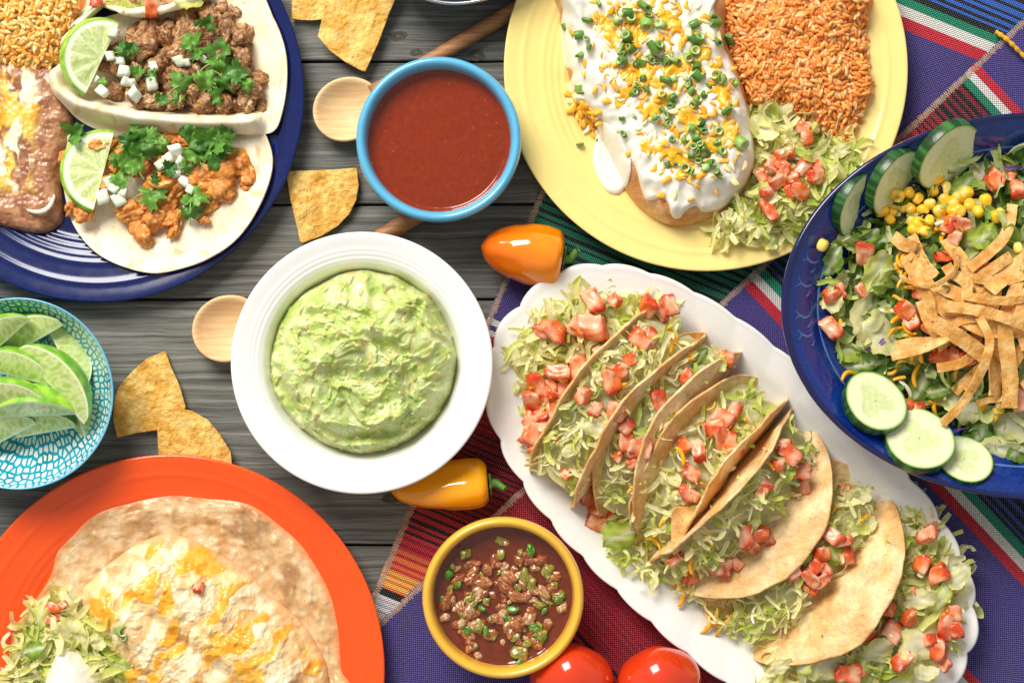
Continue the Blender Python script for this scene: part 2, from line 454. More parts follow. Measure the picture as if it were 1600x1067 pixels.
def plain(name, col, rough=0.5, metal=0.0):
    m, nt, b, nd, L = nodes_of(name)
    tc = N(nt, 'ShaderNodeTexCoord'); nz = N(nt, 'ShaderNodeTexNoise', Scale=150.0, Detail=3.0); L.new(tc.outputs['Object'], nz.inputs['Vector'])
    rp = ramp(nt, [(0.3, np.asarray(col)*0.85), (0.7, np.clip(np.asarray(col)*1.1, 0, 1))]); L.new(nz.outputs['Fac'], rp.inputs['Fac']); L.new(rp.outputs['Color'], b.inputs['Base Color'])
    b.inputs['Roughness'].default_value = rough; b.inputs['Metallic'].default_value = metal
    return m

M = {}
M['planks'] = wood_planks('grey_weathered_wood')
M['weave'] = weave('woven_wool')
M['thread'] = plain('tan_thread', C('#b79a86'), 0.8)
M['blue_glaze'] = glaze('cobalt_glaze', C('#0a1a52'), 0.13, 0.1, speck=C('#253c84'), coat=0.0)
M['yellow_glaze'] = glaze('pale_yellow_glaze', C('#f1da86'), 0.2, 0.03)
M['orange_glaze'] = glaze('orange_glaze', C('#ff5410'), 0.18, 0.05)
M['white_glaze'] = glaze('white_glaze', C('#ebebe9'), 0.2, 0.01)
M['cream_white'] = glaze('soft_white_glaze', C('#eceae6'), 0.22, 0.015)
M['sky_glaze'] = glaze('light_blue_glaze', C('#5fb0d6'), 0.16, 0.06)
M['gold_glaze'] = glaze('golden_yellow_glaze', C('#ecb640'), 0.2, 0.05)
M['cobalt'] = glaze('bright_cobalt_glaze', C('#0a2c7a'), 0.1, 0.16, speck=C('#2a62c8'), coat=0.15)
M['rim_blue'] = glaze('dark_blue_rim', C('#10174f'), 0.1, 0.05)
M['brush_paint'] = glaze('pale_blue_paint', C('#4f70ac'), 0.2, 0.3)
M['steel'] = plain('steel', C('#c9c9c9'), 0.25, 1.0)
M['black_iron'] = plain('black_iron', C('#26262a'), 0.4)
M['spoon_head'] = spoon_wood('pale_beech', C('#d9a872'), C('#efca98'))
M['spoon_handle'] = spoon_wood('brown_beech', C('#8a5a36'), C('#b98355'))
M['attr_wet'] = food('wet_vegetable', None, rough=0.3, sss=0.18, sr=(1, 0.55, 0.4), srs=0.002, var=0.22, vscale=420, bump=0.2, bscale=500)
M['dice'] = food('tomato_flesh', None, rough=0.22, sss=0.1, sr=(1, 0.6, 0.4), srs=0.002, var=0.16, vscale=200, bump=0.16, bscale=260, bdist=0.001, spots=(420, 0.71, C('#f2c07a')), rvar=0.12)
M['attr_white'] = food('white_onion_flesh', None, rough=0.3, sss=0.3, sr=(1, 1, 0.9), srs=0.003, var=0.08, vscale=400, bump=0.12)
M['leaf'] = food('lettuce_leaf', None, rough=0.4, var=0.16, vscale=300, bump=0.3, bscale=420, bdist=0.0008, transl=0.42, spec=0.2)
M['herb'] = food('herb_leaf', None, rough=0.42, var=0.25, vscale=350, bump=0.3, bscale=500, transl=0.18)
M['rice'] = food('rice', None, rough=0.33, sss=0.2, sr=(1, 0.5, 0.15), srs=0.002, var=0.14, vscale=500, bump=0.15, bscale=900)
M['cheese'] = food('cheese', None, rough=0.36, sss=0.25, sr=(1, 0.6, 0.15), srs=0.003, var=0.1, vscale=300, bump=0.15)
M['shell'] = food('corn_shell', None, rough=0.5, sss=0.12, sr=(1, 0.6, 0.3), srs=0.003, var=0.28, vscale=150, bump=0.8, bscale=260, bdist=0.0016, spots=(700, 0.71, C('#8a5420')), rvar=0.12)
M['chip'] = food('corn_chip', None, rough=0.6, sss=0.08, sr=(1, 0.6, 0.2), srs=0.002, var=0.3, vscale=190, bump=1.0, bscale=280, bdist=0.0022, spots=(700, 0.74, C('#7a4a18')))
M['flour'] = food('flour_tortilla', None, rough=0.6, sss=0.15, sr=(1, 0.8, 0.6), srs=0.004, var=0.07, vscale=120, bump=0.25, bscale=220, bdist=0.001, spots=(230, 0.66, C('#e6cb98')))
M['meat'] = food('cooked_meat', None, rough=0.5, sss=0.1, sr=(1, 0.4, 0.25), srs=0.002, var=0.45, vscale=350, bump=0.9, bscale=420, bdist=0.0016, rvar=0.15)
M['sauce'] = food('red_sauce', C('#842a0c'), rough=0.16, sss=0.03, sr=(1, 0.3, 0.1), srs=0.003, var=0.18, vscale=260, bump=0.06, bscale=300, spots=(330, 0.735, C('#b8501a')))
M['attr_sauce'] = food('bean_sauce', None, rough=0.2, sss=0.2, sr=(1, 0.6, 0.4), srs=0.003, var=0.14, vscale=260, bump=0.5, bscale=300, bdist=0.0012, rvar=0.12, spots=(850, 0.73, C('#7a4a28')))
M['guac'] = food('guacamole', None, rough=0.3, sss=0.2, sr=(0.7, 1, 0.3), srs=0.003, var=0.14, vscale=200, bump=0.28, bscale=240, bdist=0.0014, rvar=0.1)
M['crema'] = food('white_sauce', C('#ebe6d8'), rough=0.2, sss=0.3, sr=(1, 0.95, 0.85), srs=0.005, var=0.03, vscale=100, bump=0.1, bscale=160)
M['pepper'] = food('pepper_skin', None, rough=0.12, sss=0.15, sr=(1, 0.4, 0.1), srs=0.004, var=0.05, vscale=60, bump=0.05, bscale=60, coat=0.5)
M['tomato'] = food('tomato_skin', C('#d83a14'), rough=0.14, sss=0.15, sr=(1, 0.3, 0.15), srs=0.004, var=0.08, vscale=60, bump=0.05, bscale=60, coat=0.5)
M['stem'] = food('green_stem', C('#4c7a2a'), rough=0.5, var=0.3, bump=0.4)
M['lime'] = food('lime', None, rough=0.22, sss=0.3, sr=(0.8, 1, 0.4), srs=0.004, var=0.12, vscale=500, bump=0.25, bscale=700)
M['cuke'] = food('cucumber', None, rough=0.3, sss=0.25, sr=(0.8, 1, 0.5), srs=0.004, var=0.08, vscale=300, bump=0.2, bscale=450)
M['corn'] = food('corn_kernel', None, rough=0.2, sss=0.3, sr=(1, 0.6, 0.1), srs=0.003, var=0.08, bump=0.1)

# ------------------------------------------------------------------ table
tb = bpy.data.objects.new('table', None); COL.objects.link(tb); tb['kind'] = 'structure'; tb.location = (0, 0, -40*S); LOC['table'] = np.array([0, 0, -40.0])
seams = [-340, -128, 97, 320, 468, 852, 1075, 1290]
for i in range(len(seams)-1):
    y0, y1 = 533.5-seams[i]-2.2, 533.5-seams[i+1]+2.2
    x0, x1 = -1150, 1150
    e = 1.6; nx = 60
    xs = np.linspace(x0, x1, nx)
    wob = lambda s: 1.0*noise(xs*0.01, s*3.1+i, 0.5)+0.5*noise(xs*0.05, s*7.1+i, 2.5)
    prof = [(y1, -30), (y1, -e), (y1+e, 0), (y0-e, 0), (y0, -e), (y0, -30)]
    V = np.concatenate([np.stack([xs, np.full(nx, p[0])+(wob(1.0 if k < 3 else 2.0)), np.full(nx, p[1])], -1) for k, p in enumerate(prof)])
    F = grid_faces(6, nx, closed=False)
    o = mk('plank', V, F, M['planks'], parent=tb, smooth=False)
# dark board under the joints
mk('underboard', np.array([[-1150, -800, -30], [1150, -800, -30], [1150, 900, -30], [-1150, 900, -30.]]), np.array([[0, 1, 2, 3]]), M['black_iron'], parent=tb)
# knots in the boards: darker wood round a small dimple
M['knot'] = food('wood_knot', None, rough=0.7, var=0.4, vscale=500, bump=0.8, bscale=300)
for (x, y, a, b_) in [(622, 57, 14, 8), (650, 82, 10, 6), (745, 87, 14, 8), (612, 778, 17, 7)]:
    th = np.linspace(0, 2*math.pi, 24, endpoint=False); c = P(x, y, 0)
    V = [[c[0], c[1], 0.5]]; cc = [C('#6b5a3c')]
    for k, t in enumerate((0.45, 0.75, 1.0)):
        V += [[c[0]+a*t*math.cos(q)*(1+0.15*math.sin(3*q+x)), c[1]+b_*t*math.sin(q)*(1+0.15*math.sin(2*q+y)), 0.5-0.12*k] for q in th]
        cc += [[C('#33302a'), C('#4c463a'), C('#3c3b38')][k]]*24
    j = np.arange(24)
    F = [np.stack([np.zeros(24, int), 1+j, 1+(j+1) % 24], -1), grid_faces(3, 24)[:, [0, 3, 2, 1]]+1]
    mk('knot', V, F, M['knot'], parent=tb, col=np.array(cc))

# ------------------------------------------------------------------ striped blanket: two layers of one cloth
bl = empty('striped_blanket', P(1100, 600, 0), 'colourful striped woven blanket in purple, red and green under the dishes', 'blanket')
PUR, RED, CRIM, GRN, WHT, BLU, BLK, ORG, YEL = [C(h) for h in ('#4b3f86', '#d2253a', '#9c1029', '#128a68', '#ece9e2', '#2f6bd0', '#15151a', '#f27a38', '#f5c352')]
def bands(spec, rng):
    """(u0, u1, colour, second colour, share) -> list of thin dyed stripes"""
    out = []
    for u0, u1, c1, c2, sh in spec:
        if c2 is None: out.append((u0, u1, c1)); continue
        u = u0; k = 0
        while u < u1-0.5:
            w = rng.uniform(4, 9)*(sh if k % 2 else 1.0); w = min(max(w, 3.0), u1-u)
            out.append((u, u+w, (c1 if k % 2 == 0 else c2)*rng.uniform(0.85, 1.12))); u += w; k += 1
    return out
def cloth(name, e1, e2, a0, a1, spec, z, seed):
    rng = np.random.default_rng(seed); st = bands(spec, rng)
    na = 70; aa = np.linspace(a0, a1, na); V = []; F = []; col = []; uv = []
    for u0, u1, c in st:
        nsub = max(1, int((u1-u0)/18))
        us = np.linspace(u0, u1, nsub+1); off = len(V)
        for u in us:
            for a in aa:
                px = a*e1[0]+u*e2[0]; py = a*e1[1]+u*e2[1]
                h = z+1.3*float(np.sin(u*0.021+seed)*np.sin(a*0.013+2*seed))+0.6*math.sin(u*0.07+a*0.03)
                jit = 1.6*math.sin(u*0.11+3*seed)+1.2*math.sin(u*0.037) if a == a0 else 0
                w = P(px+e1[0]*jit, py+e1[1]*jit, 0); V.append((w[0], w[1], h)); uv.append((a, u)); col.append(c)
        F.append(grid_faces(len(us), na, closed=False)+off)
    V = np.array(V)
    o = mk(name, V, np.concatenate(F)[:, [0, 3, 2, 1]], M['weave'], parent=bl, col=np.array(col), uv=np.array(uv))
    return st
dA = (-0.384, 0.923); sA = (0.923, 0.384); dB = (-0.731, 0.683); sB = (0.683, 0.731)
specA = [(-900, -556, BLU, BLK, 0.7), (-556, -546, BLK, None, 0), (-546, -533, GRN, None, 0), (-533, -517, WHT, None, 0), (-517, -499, RED, None, 0),
         (-499, -160, PUR, None, 0), (-160, -110, BLK, GRN, 0.5), (-110, 62, GRN*0.8, BLK, 0.85), (62, 96, BLK*1.5, PUR*0.7, 0.8), (96, 164, PUR, None, 0), (164, 174, WHT, None, 0), (174, 182, PUR, None, 0), (182, 190, WHT, None, 0),
         (190, 330, RED, CRIM, 0.8), (330, 470, CRIM, BLK, 0.4), (470, 525, RED*0.8, BLK, 0.8), (525, 552, RED, CRIM, 1.0), (552, 588, ORG, RED, 0.6), (588, 617, YEL, ORG, 0.6), (617, 628, BLK, None, 0), (628, 700, WHT, C('#b9c4dc'), 0.6), (700, 760, PUR, None, 0)]
specB = [(-1300, -1046, PUR, None, 0), (-1046, -1032, RED, None, 0), (-1032, -1020, WHT, None, 0), (-1020, -1008, GRN, None, 0), (-1008, -945, BLK, CRIM, 0.8), (-945, -905, CRIM*1.1, BLK, 0.5), (-905, -800, RED*0.85, CRIM, 0.9),
         (-800, -690, BLU, BLK, 0.8), (-690, -586, BLK, BLU*0.6, 0.7), (-586, -572, GRN, None, 0), (-572, -558, WHT*0.9, None, 0), (-558, -542, RED*0.9, None, 0), (-542, -391, PUR, None, 0), (-391, -377, RED, None, 0), (-377, -364, WHT, None, 0), (-364, -350, GRN, None, 0), (-350, -200, GRN*0.7, BLK, 0.8), (-200, -110, CRIM, BLK, 0.5),
         (-110, 8, CRIM, RED*0.7, 0.5), (8, 34, RED*0.8, BLK, 1.0), (34, 70, CRIM, BLK, 0.4), (70, 400, PUR, None, 0)]
cloth('lower_layer', sA, dA, 895, 2150, specA, 2.6, 1)
cloth('upper_layer', sB, dB, 1113, 2350, specB, 7.2, 2)
def hem(e1, e2, a0, u0, u1, z, seed, width=9):
    rng = np.random.default_rng(seed); V = []; F = []; u = u0; k = 0
    def bar(p, q, w):
        d = (q-p)[:2]; n = np.array([-d[1], d[0]]); n = n/(np.linalg.norm(n)+1e-6)*w
        o = len(V)
        for s, (pt, zz) in [(1, (p, 0)), (-1, (p, 0)), (-1, (q, 0)), (1, (q, 0))]: V.append((pt[0]+s*n[0], pt[1]+s*n[1], pt[2]))
        m = (p+q)/2; V.append((m[0], m[1], m[2]+0.9)); F.extend([(o, o+1, o+4), (o+1, o+2, o+4), (o+2, o+3, o+4), (o+3, o, o+4)])
    def pt(a, u):
        h = z+1.3*math.sin(u*0.021+seed)*math.sin(a*0.013+2*seed)+0.6*math.sin(u*0.07+a*0.03)+0.8
        w = P(a*e1[0]+u*e2[0], a*e1[1]+u*e2[1], 0); return np.array([w[0], w[1], h])
    while u < u1:
        a = a0-1+rng.uniform(-1, 1); b = a0+width+rng.uniform(-1.5, 1.5); s = rng.uniform(2.8, 4.2)
        bar(pt(a, u), pt(b, u+s*0.5), 0.55); bar(pt(b, u+s*0.5), pt(a, u+s), 0.55); u += s
    V2 = np.array(V); o = mk('hem_stitching', V2, np.array(F), M['thread'], parent=bl); o['kind'] = 'stuff'
hem(sA, dA, 895, -60, 700, 2.6, 1)
hem(sB, dB, 1113, -1300, 330, 7.2, 2)
# rolled corner of the upper layer at the frame's right edge, with its twisted yellow cord
M['cord'] = food('twisted_yellow_cord', C('#d9a32c'), rough=0.8, var=0.35, bump=1.0, bscale=400)
cp = np.array([P(x, y, z) for x, y, z in [(1556, 50, 12), (1568, 58, 17), (1584, 72, 19), (1600, 88, 17), (1640, 120, 12)]])
cp = catmull(cp, 10, closed=False)
rr = 3.6+0.7*np.sin(np.arange(len(cp))*1.1)
V, F = tube(cp, rr, 8); mk('edge_cord', V, F, M['cord'], parent=bl)

# ------------------------------------------------------------------ dishes
def rings(pts, rs, amp, w):
    for r0 in rs: pts[:, 1] += amp*np.exp(-((pts[:, 0]-r0)/w)**2)
    return pts
class Plate:
    def __init__(self, px, py, R, z0, depth=1.0):
        self.R = R; self.z0 = z0; self.rim = z0+36.5*depth
        self.c = P(px, py, self.rim)[:2]; k = (CAMH-self.rim)/CAMH; self.R = R*k; R = self.R
        top = profile([(0.1, 11), (0.3*R, 11), (0.55*R, 11), (0.66*R, 12.5), (0.72*R, 17*depth), (0.80*R, 25*depth), (0.90*R, 31*depth), (0.965*R, 35.2*depth), (0.99*R, 36.5*depth)], 10)
        self.top = top.copy()
        top = rings(top, [0.70*R, 0.735*R, 0.77*R, 0.805*R], 1.5, 0.012*R); top = rings(top, [0.905*R], 1.6, 0.012*R)
        self.full = np.concatenate([top, np.array([(R*0.998, 36*depth), (R, 34.3*depth), (R*0.995, 32*depth), (0.9*R, 26*depth), (0.78*R, 14), (0.64*R, 5), (0.62*R, 0), (0.57*R, 0), (0.56*R, 4), (0.1, 5)])])
        self.full[:, 1] += z0
    def z(self, x, y):
        r = np.hypot(np.asarray(x)-self.c[0], np.asarray(y)-self.c[1]); return np.interp(r, self.top[:, 0], self.top[:, 1])+self.z0
    def build(self, name, mat, label, cat='plate'):
        V, F, uv = lathe(self.full, 220); V[:, :2] += self.c
        return tag(mk(name, V, F, mat), label, cat)

blueP = Plate(150, 148, 325, 0.0); blueP.build('dinner_plate', M['blue_glaze'], 'dark cobalt blue ridged plate holding soft tacos, rice and beans')
yelP = Plate(1103, 108, 316, 9.0); yelP.build('dinner_plate', M['yellow_glaze'], 'pale yellow ridged plate holding a smothered burrito and orange rice')
orgP = Plate(265, 1046, 336, 0.0, 1.15); orgP.build('dinner_plate', M['orange_glaze'], 'bright orange ridged plate holding a cheese smothered burrito')

def bowl(name, px, py, R, prof, z0, mat, label, seg=180):
    prof = np.array(prof, float); rim = prof[:, 1].max()+z0; k = (CAMH-rim)/CAMH; c = P(px, py, rim)
    prof[:, 0] *= R*k; prof[:, 1] += z0
    V, F, uv = lathe(prof, seg); V[:, :2] += c[:2]
    return tag(mk(name, V, F, mat, uv=uv), label, 'bowl'), c[:2], R*k
# light blue sauce bowl
pr = np.concatenate([profile([(0.001, 14), (0.45, 15), (0.68, 24), (0.80, 45), (0.855, 75), (0.872, 96), (0.90, 105), (0.945, 108), (0.985, 104), (1.0, 95)], 8), np.array([(0.985, 84), (0.95, 60), (0.85, 28), (0.62, 8), (0.6, 0), (0.52, 0), (0.5, 5), (0.001, 6)])])
sbowl, sbc, sbR = bowl('sauce_bowl', 685, 217, 130, pr, 0, M['sky_glaze'], 'small light blue bowl filled with smooth red sauce')
# golden salsa bowl
gbowl, gbc, gbR = bowl('salsa_bowl', 786, 935, 127, pr.copy(), 9, M['gold_glaze'], 'small golden yellow bowl filled with chunky salsa')
# white bowl of guacamole
prw = np.concatenate([profile([(0.001, 16), (0.35, 17), (0.55, 28), (0.68, 58), (0.735, 86), (0.765, 97), (0.82, 103), (0.90, 108), (0.97, 112), (0.995, 111), (1.0, 108)], 8), np.array([(0.985, 103), (0.85, 93), (0.74, 70), (0.6, 25), (0.52, 8), (0.5, 0), (0.44, 0), (0.43, 6), (0.001, 8)])])
prw = np.array(prw); 
for r0 in (0.80, 0.835, 0.87): prw[:90, 1] += 0.9*np.exp(-((prw[:90, 0]-r0)/0.008)**2)
wbowl, wbc, wbR = bowl('guacamole_bowl', 565, 567, 205, prw, 0, M['white_glaze'], 'white wide rimmed bowl heaped with guacamole', 220)
# teal bowl with petal print
def petal_mat():
    m, nt, b, nd, L = nodes_of('teal_petal_print')
    uv = N(nt, 'ShaderNodeUVMap', uv_map='UVMap')
    mp = N(nt, 'ShaderNodeMapping'); mp.inputs['Scale'].default_value = (80.0, 15.0, 1.0); L.new(uv.outputs['UV'], mp.inputs['Vector'])
    vo = N(nt, 'ShaderNodeTexVoronoi', feature='DISTANCE_TO_EDGE', voronoi_dimensions='2D', Scale=1.0, Randomness=0.62); L.new(mp.outputs[0], vo.inputs['Vector'])
    vc = N(nt, 'ShaderNodeTexVoronoi', voronoi_dimensions='2D', Scale=1.0, Randomness=0.62); L.new(mp.outputs[0], vc.inputs['Vector'])
    r = ramp(nt, [(0.10, C('#0f8fa8')), (0.15, C('#e6f0ec'))]); L.new(vo.outputs['Distance'], r.inputs['Fac'])
    sh = ramp(nt, [(0.15, C('#0f7f98')), (0.5, C('#18a3bd'))]); L.new(vc.outputs['Color'], sh.inputs['Fac'])
    fa = ramp(nt, [(0.15, 0.0), (0.21, 1.0)]); L.new(vo.outputs['Distance'], fa.inputs['Fac'])
    mx = N(nt, 'ShaderNodeMixRGB'); L.new(fa.outputs['Color'], mx.inputs['Fac']); L.new(sh.outputs['Color'], mx.inputs['Color1']); mx.inputs['Color2'].default_value = rgba(C('#e8f0ea'))
    # the rim is plain light blue
    sx = N(nt, 'ShaderNodeSeparateXYZ'); L.new(uv.outputs['UV'], sx.inputs[0])
    rm = ramp(nt, [(0.0, 0.0), (0.755, 0.0), (0.765, 1.0)]); L.new(sx.outputs['Y'], rm.inputs['Fac'])
    m2 = N(nt, 'ShaderNodeMixRGB'); L.new(rm.outputs['Color'], m2.inputs['Fac']); L.new(mx.outputs['Color'], m2.inputs['Color1']); m2.inputs['Color2'].default_value = rgba(C('#66b8dc'))
    L.new(m2.outputs['Color'], b.inputs['Base Color']); b.inputs['Roughness'].default_value = 0.15; b.inputs['Coat Weight'].default_value = 0.3
    return m
M['petal'] = petal_mat()
prt = np.concatenate([profile([(0.001, 12), (0.2, 12.5), (0.4, 17), (0.58, 28), (0.74, 48), (0.86, 72), (0.94, 93), (0.975, 104), (0.985, 106)], 8), np.array([(0.993, 106.5), (1.0, 105), (0.995, 101), (0.95, 88), (0.85, 60), (0.7, 34), (0.5, 12), (0.4, 8), (0.39, 0), (0.34, 0), (0.33, 5), (0.001, 6)])])
tbowl, tbc, tbR = bowl('lime_bowl', 27, 615, 150, prt, 0, M['petal'], 'teal and white petal patterned bowl holding lime wedges')
def tbz(x, y):
    r = np.hypot(x-tbc[0], y-tbc[1])/tbR; return np.interp(r, prt[:65, 0], prt[:65, 1])
# dark pan at the top edge
prp = np.concatenate([profile([(0.001, 10), (0.7, 10), (0.86, 20), (0.93, 60), (0.955, 84), (0.965, 88)], 8)])
pan = empty('black_pan', P(712, -147, 0), 'black iron pan with a steel rim at the edge of the table', 'pan')
pz = 88; k = (CAMH-pz)/CAMH; pc = P(712, -147, pz)[:2]; PR = 156*k
prp2 = np.concatenate([prp*[PR, 1], np.array([(0.99*PR, 84), (0.975*PR, 60), (0.9*PR, 12), (0.84*PR, 0), (0.001, 0)])])
V, F, _ = lathe(prp2, 120); V[:, :2] += pc; mk('pan_body', V, F, M['black_iron'], parent=pan)
V, F, _ = lathe(np.array([(0.955*PR, 84), (0.962*PR, 89), (0.98*PR, 90.5), (0.995*PR, 89), (1.0*PR, 85.5), (0.985*PR, 83.5), (0.955*PR, 84)]), 120); V[:, :2] += pc; mk('pan_rim', V, F, M['steel'], parent=pan)
# white scalloped platter
plz = 9.0; ptc = P(1142, 781, plz+46); ax = math.radians(-42.5); PA, PB = 455*(CAMH-plz-46)/CAMH, 229*(CAMH-plz-46)/CAMH
ptop = np.concatenate([profile([(0.001, 10), (0.3, 10), (0.55, 10.5), (0.66, 13), (0.74, 21), (0.82, 32), (0.91, 40), (0.965, 44.5)], 7), np.array([(0.98, 46.6), (0.992, 47.2), (1.0, 45.5), (0.996, 43), (0.96, 40), (0.85, 28), (0.7, 9), (0.62, 3), (0.6, 0), (0.5, 0), (0.48, 4), (0.001, 5)])])
NL = 30
def platter_fn(r, z, th):
    # rounded-rectangle-like oval, scalloped towards the rim
    n = 2.5; ct, st = np.cos(th), np.sin(th)
    q = (np.abs(ct)**n+np.abs(st)**n)**(-1/n)
    # even lobe spacing along the outline
    x0, y0 = PA*q*ct, PB*q*st; seg = np.hypot(np.diff(np.append(x0, x0[:, :1], 1)), np.diff(np.append(y0, y0[:, :1], 1)))
    s = np.concatenate([[0], np.cumsum(seg)[:-1]])/seg.sum()
    lob = np.abs(np.sin(math.pi*NL*s))[None, :]**0.7
    w = ss(0.55, 1.0, r)
    sc = 1-0.026*w*(1-lob)*(0.75+0.25*np.sin(s*12.0))
    x = r*q*ct*PA*sc; y = r*q*st*PB*sc
    zz = z+w*3.2*(lob-0.6)
    return x, y, zz
V, F, _ = lathe(ptop, 540, fn=platter_fn)
ca, sa = math.cos(ax), math.sin(ax)
V = np.stack([V[:, 0]*ca-V[:, 1]*sa+ptc[0], V[:, 0]*sa+V[:, 1]*ca+ptc[1], V[:, 2]+plz], -1)
tag(mk('serving_platter', V, F, M['cream_white'], loc=(ptc[0], ptc[1], plz)), 'large white oval platter with scalloped rim carrying crunchy tacos', 'platter')
def ptz(x, y):
    dx, dy = np.asarray(x)-ptc[0], np.asarray(y)-ptc[1]; lx, ly = dx*ca+dy*sa, -dx*sa+dy*ca
    t = (np.abs(lx/PA)**2.5+np.abs(ly/PB)**2.5)**0.4; return np.interp(t, ptop[:50, 0], ptop[:50, 1])+plz
# cobalt salad bowl
sz0 = 46.0; srim = sz0+112
sc_ = P(1625, 478, srim)[:2]; SA, SB = 403*(CAMH-srim)/CAMH, 302*(CAMH-srim)/CAMH
sprof = np.concatenate([profile([(0.001, 12), (0.4, 13), (0.6, 22), (0.74, 42), (0.80, 58), (0.835, 66), (0.88, 82), (0.94, 100), (0.972, 108)], 8), np.array([(0.978, 110.2), (0.985, 111.6), (0.993, 112), (1.0, 109.5), (0.995, 105), (0.9, 76), (0.76, 34), (0.6, 8), (0.55, 0), (0.48, 0), (0.46, 6), (0.001, 7)])])
V, F, uv = lathe(sprof, 260, ab=(SA, SB)); V[:, :2] += sc_; V[:, 2] += sz0
salad_bowl = empty('salad_bowl', (sc_[0], sc_[1], sz0), 'large cobalt blue oval bowl holding a tossed taco salad', 'bowl')
mk('bowl_body', V, F, M['cobalt'], parent=salad_bowl)
def szf(t): return np.interp(t, sprof[:65, 0], sprof[:65, 1])+sz0
def sbz(x, y): return szf(np.hypot((np.asarray(x)-sc_[0])/SA, (np.asarray(y)-sc_[1])/SB))
pr2 = np.array([(0.9745, 110.4), (0.981, 113), (0.992, 113.9), (1.001, 111.2), (1.003, 108), (0.996, 104)])
V, F, uv = lathe(pr2, 260, ab=(SA, SB)); V[:, :2] += sc_; V[:, 2] += sz0; mk('rim_band', V, F, M['rim_blue'], parent=salad_bowl)
pr3 = np.array([(0.836, 68.2), (0.839, 70.2), (0.843, 70.6), (0.846, 71.0)]); pr3[:, 1] = np.interp(pr3[:, 0], sprof[:65, 0], sprof[:65, 1])+np.array([0, 1.0, 1.0, 0])
V, F, uv = lathe(pr3, 260, ab=(SA, SB)); V[:, :2] += sc_; V[:, 2] += sz0; mk('painted_line', V, F, M['brush_paint'], parent=salad_bowl)
# brush strokes painted inside the bowl's wall
rngp = np.random.default_rng(5)
def stroke(t0, th0, t1, th1, w, bend):
    V = []; n = 14
    for i in range(n):
        f = i/(n-1); t = t0+(t1-t0)*f; th = th0+(th1-th0)*f+bend*math.sin(math.pi*f)
        ww = w*math.sin(math.pi*min(0.08+f*0.9, 1))**0.7
        for s in (-1, 0, 1):
            x = sc_[0]+SA*t*math.cos(th); y = sc_[1]+SB*t*math.sin(th)
            x += s*ww*-math.sin(th); y += s*ww*math.cos(th)
            V.append((x, y, float(sbz(x, y))+0.9-(0.6 if s else 0)))
    mk('painted_stroke', V, grid_faces(n, 3, closed=False), M['brush_paint'], parent=salad_bowl)
for th0 in (2.84, 2.98, 3.16, 3.27):
    stroke(0.945, th0, 0.875, th0+0.03, 1.7, 0.03); stroke(0.90, th0+0.05, 0.95, th0+0.06, 1.1, -0.02); stroke(0.88, th0+0.075, 0.90, th0+0.10, 1.5, 0.01)

# ------------------------------------------------------------------ wooden spoons
def spoon(hx, hy, ang, length, z, label, hw=50, hl=58, yaw=None, rise=26):
    o = empty('wooden_spoon', P(hx, hy, 0), label, 'spoon', 'pale wooden spoons')
    c = P(hx, hy, z+rise); d = np.array([math.cos(ang), math.sin(ang)]); n = np.array([-d[1], d[0]])
    nr, na = 10, 56; th = np.linspace(0, 2*math.pi, na, endpoint=False); V = [(c[0], c[1], z+rise-26)]
    for i in range(1, nr+1):
        t = i/nr
        for q in th:
            lx = hl*t*math.cos(q)*(1+0.10*max(0, math.cos(q))); ly = hw*t*math.sin(q)
            p = c[:2]+d*lx+n*ly; zz = z+rise-26+26*t**2.2-(3 if i == nr else 0)
            V.append((p[0], p[1], zz))
    j = np.arange(na); F = [np.stack([np.zeros(na, int), 1+j, 1+(j+1) % na], -1), grid_faces(nr, na)[:, [0, 3, 2, 1]]+1]
    h = mk('spoon_head', V, F, M['spoon_head'], parent=o, solid=6)
    m = h.modifiers.new('s', 'SUBSURF'); m.levels = 1; m.render_levels = 1
    pts = []; rad = []
    for f in np.linspace(0, 1, 30):
        dist = hl*0.9+f*length; p = c[:2]+d*dist; pts.append((p[0], p[1], max(z+rise-8-16*min(1, f*1.6), 15))); rad.append(10+4*f if f > 0.25 else 15-20*f)
    V, F = tube(pts, rad, 14)
    V[:, 2] = z+0.0+np.maximum(V[:, 2]-z, 0.5)
    mk('handle', V, F, M['spoon_handle'], parent=o)
spoon(540, 171, math.radians(31), 330, 0, 'pale wooden spoon with its handle passing the red sauce bowl towards the black pan', hw=49, hl=52, rise=34)
spoon(353, 514, math.radians(31), 330, 0, 'pale wooden spoon with its head showing beside the guacamole bowl', hw=51, hl=54, rise=34)

# ------------------------------------------------------------------ small food shapes (vertices, quads/tris, colours)
def sphere_grid(nu, nv):
    """closed lat-long ball, unit radius"""
    u = np.linspace(0, math.pi, nu); v = np.linspace(0, 2*math.pi, nv, endpoint=False)
    V = np.stack([np.outer(np.sin(u), np.cos(v)), np.outer(np.sin(u), np.sin(v)), np.outer(np.cos(u), np.ones(nv))], -1).reshape(-1, 3)
    return V, grid_faces(nu, nv)[:, [0, 3, 2, 1]]

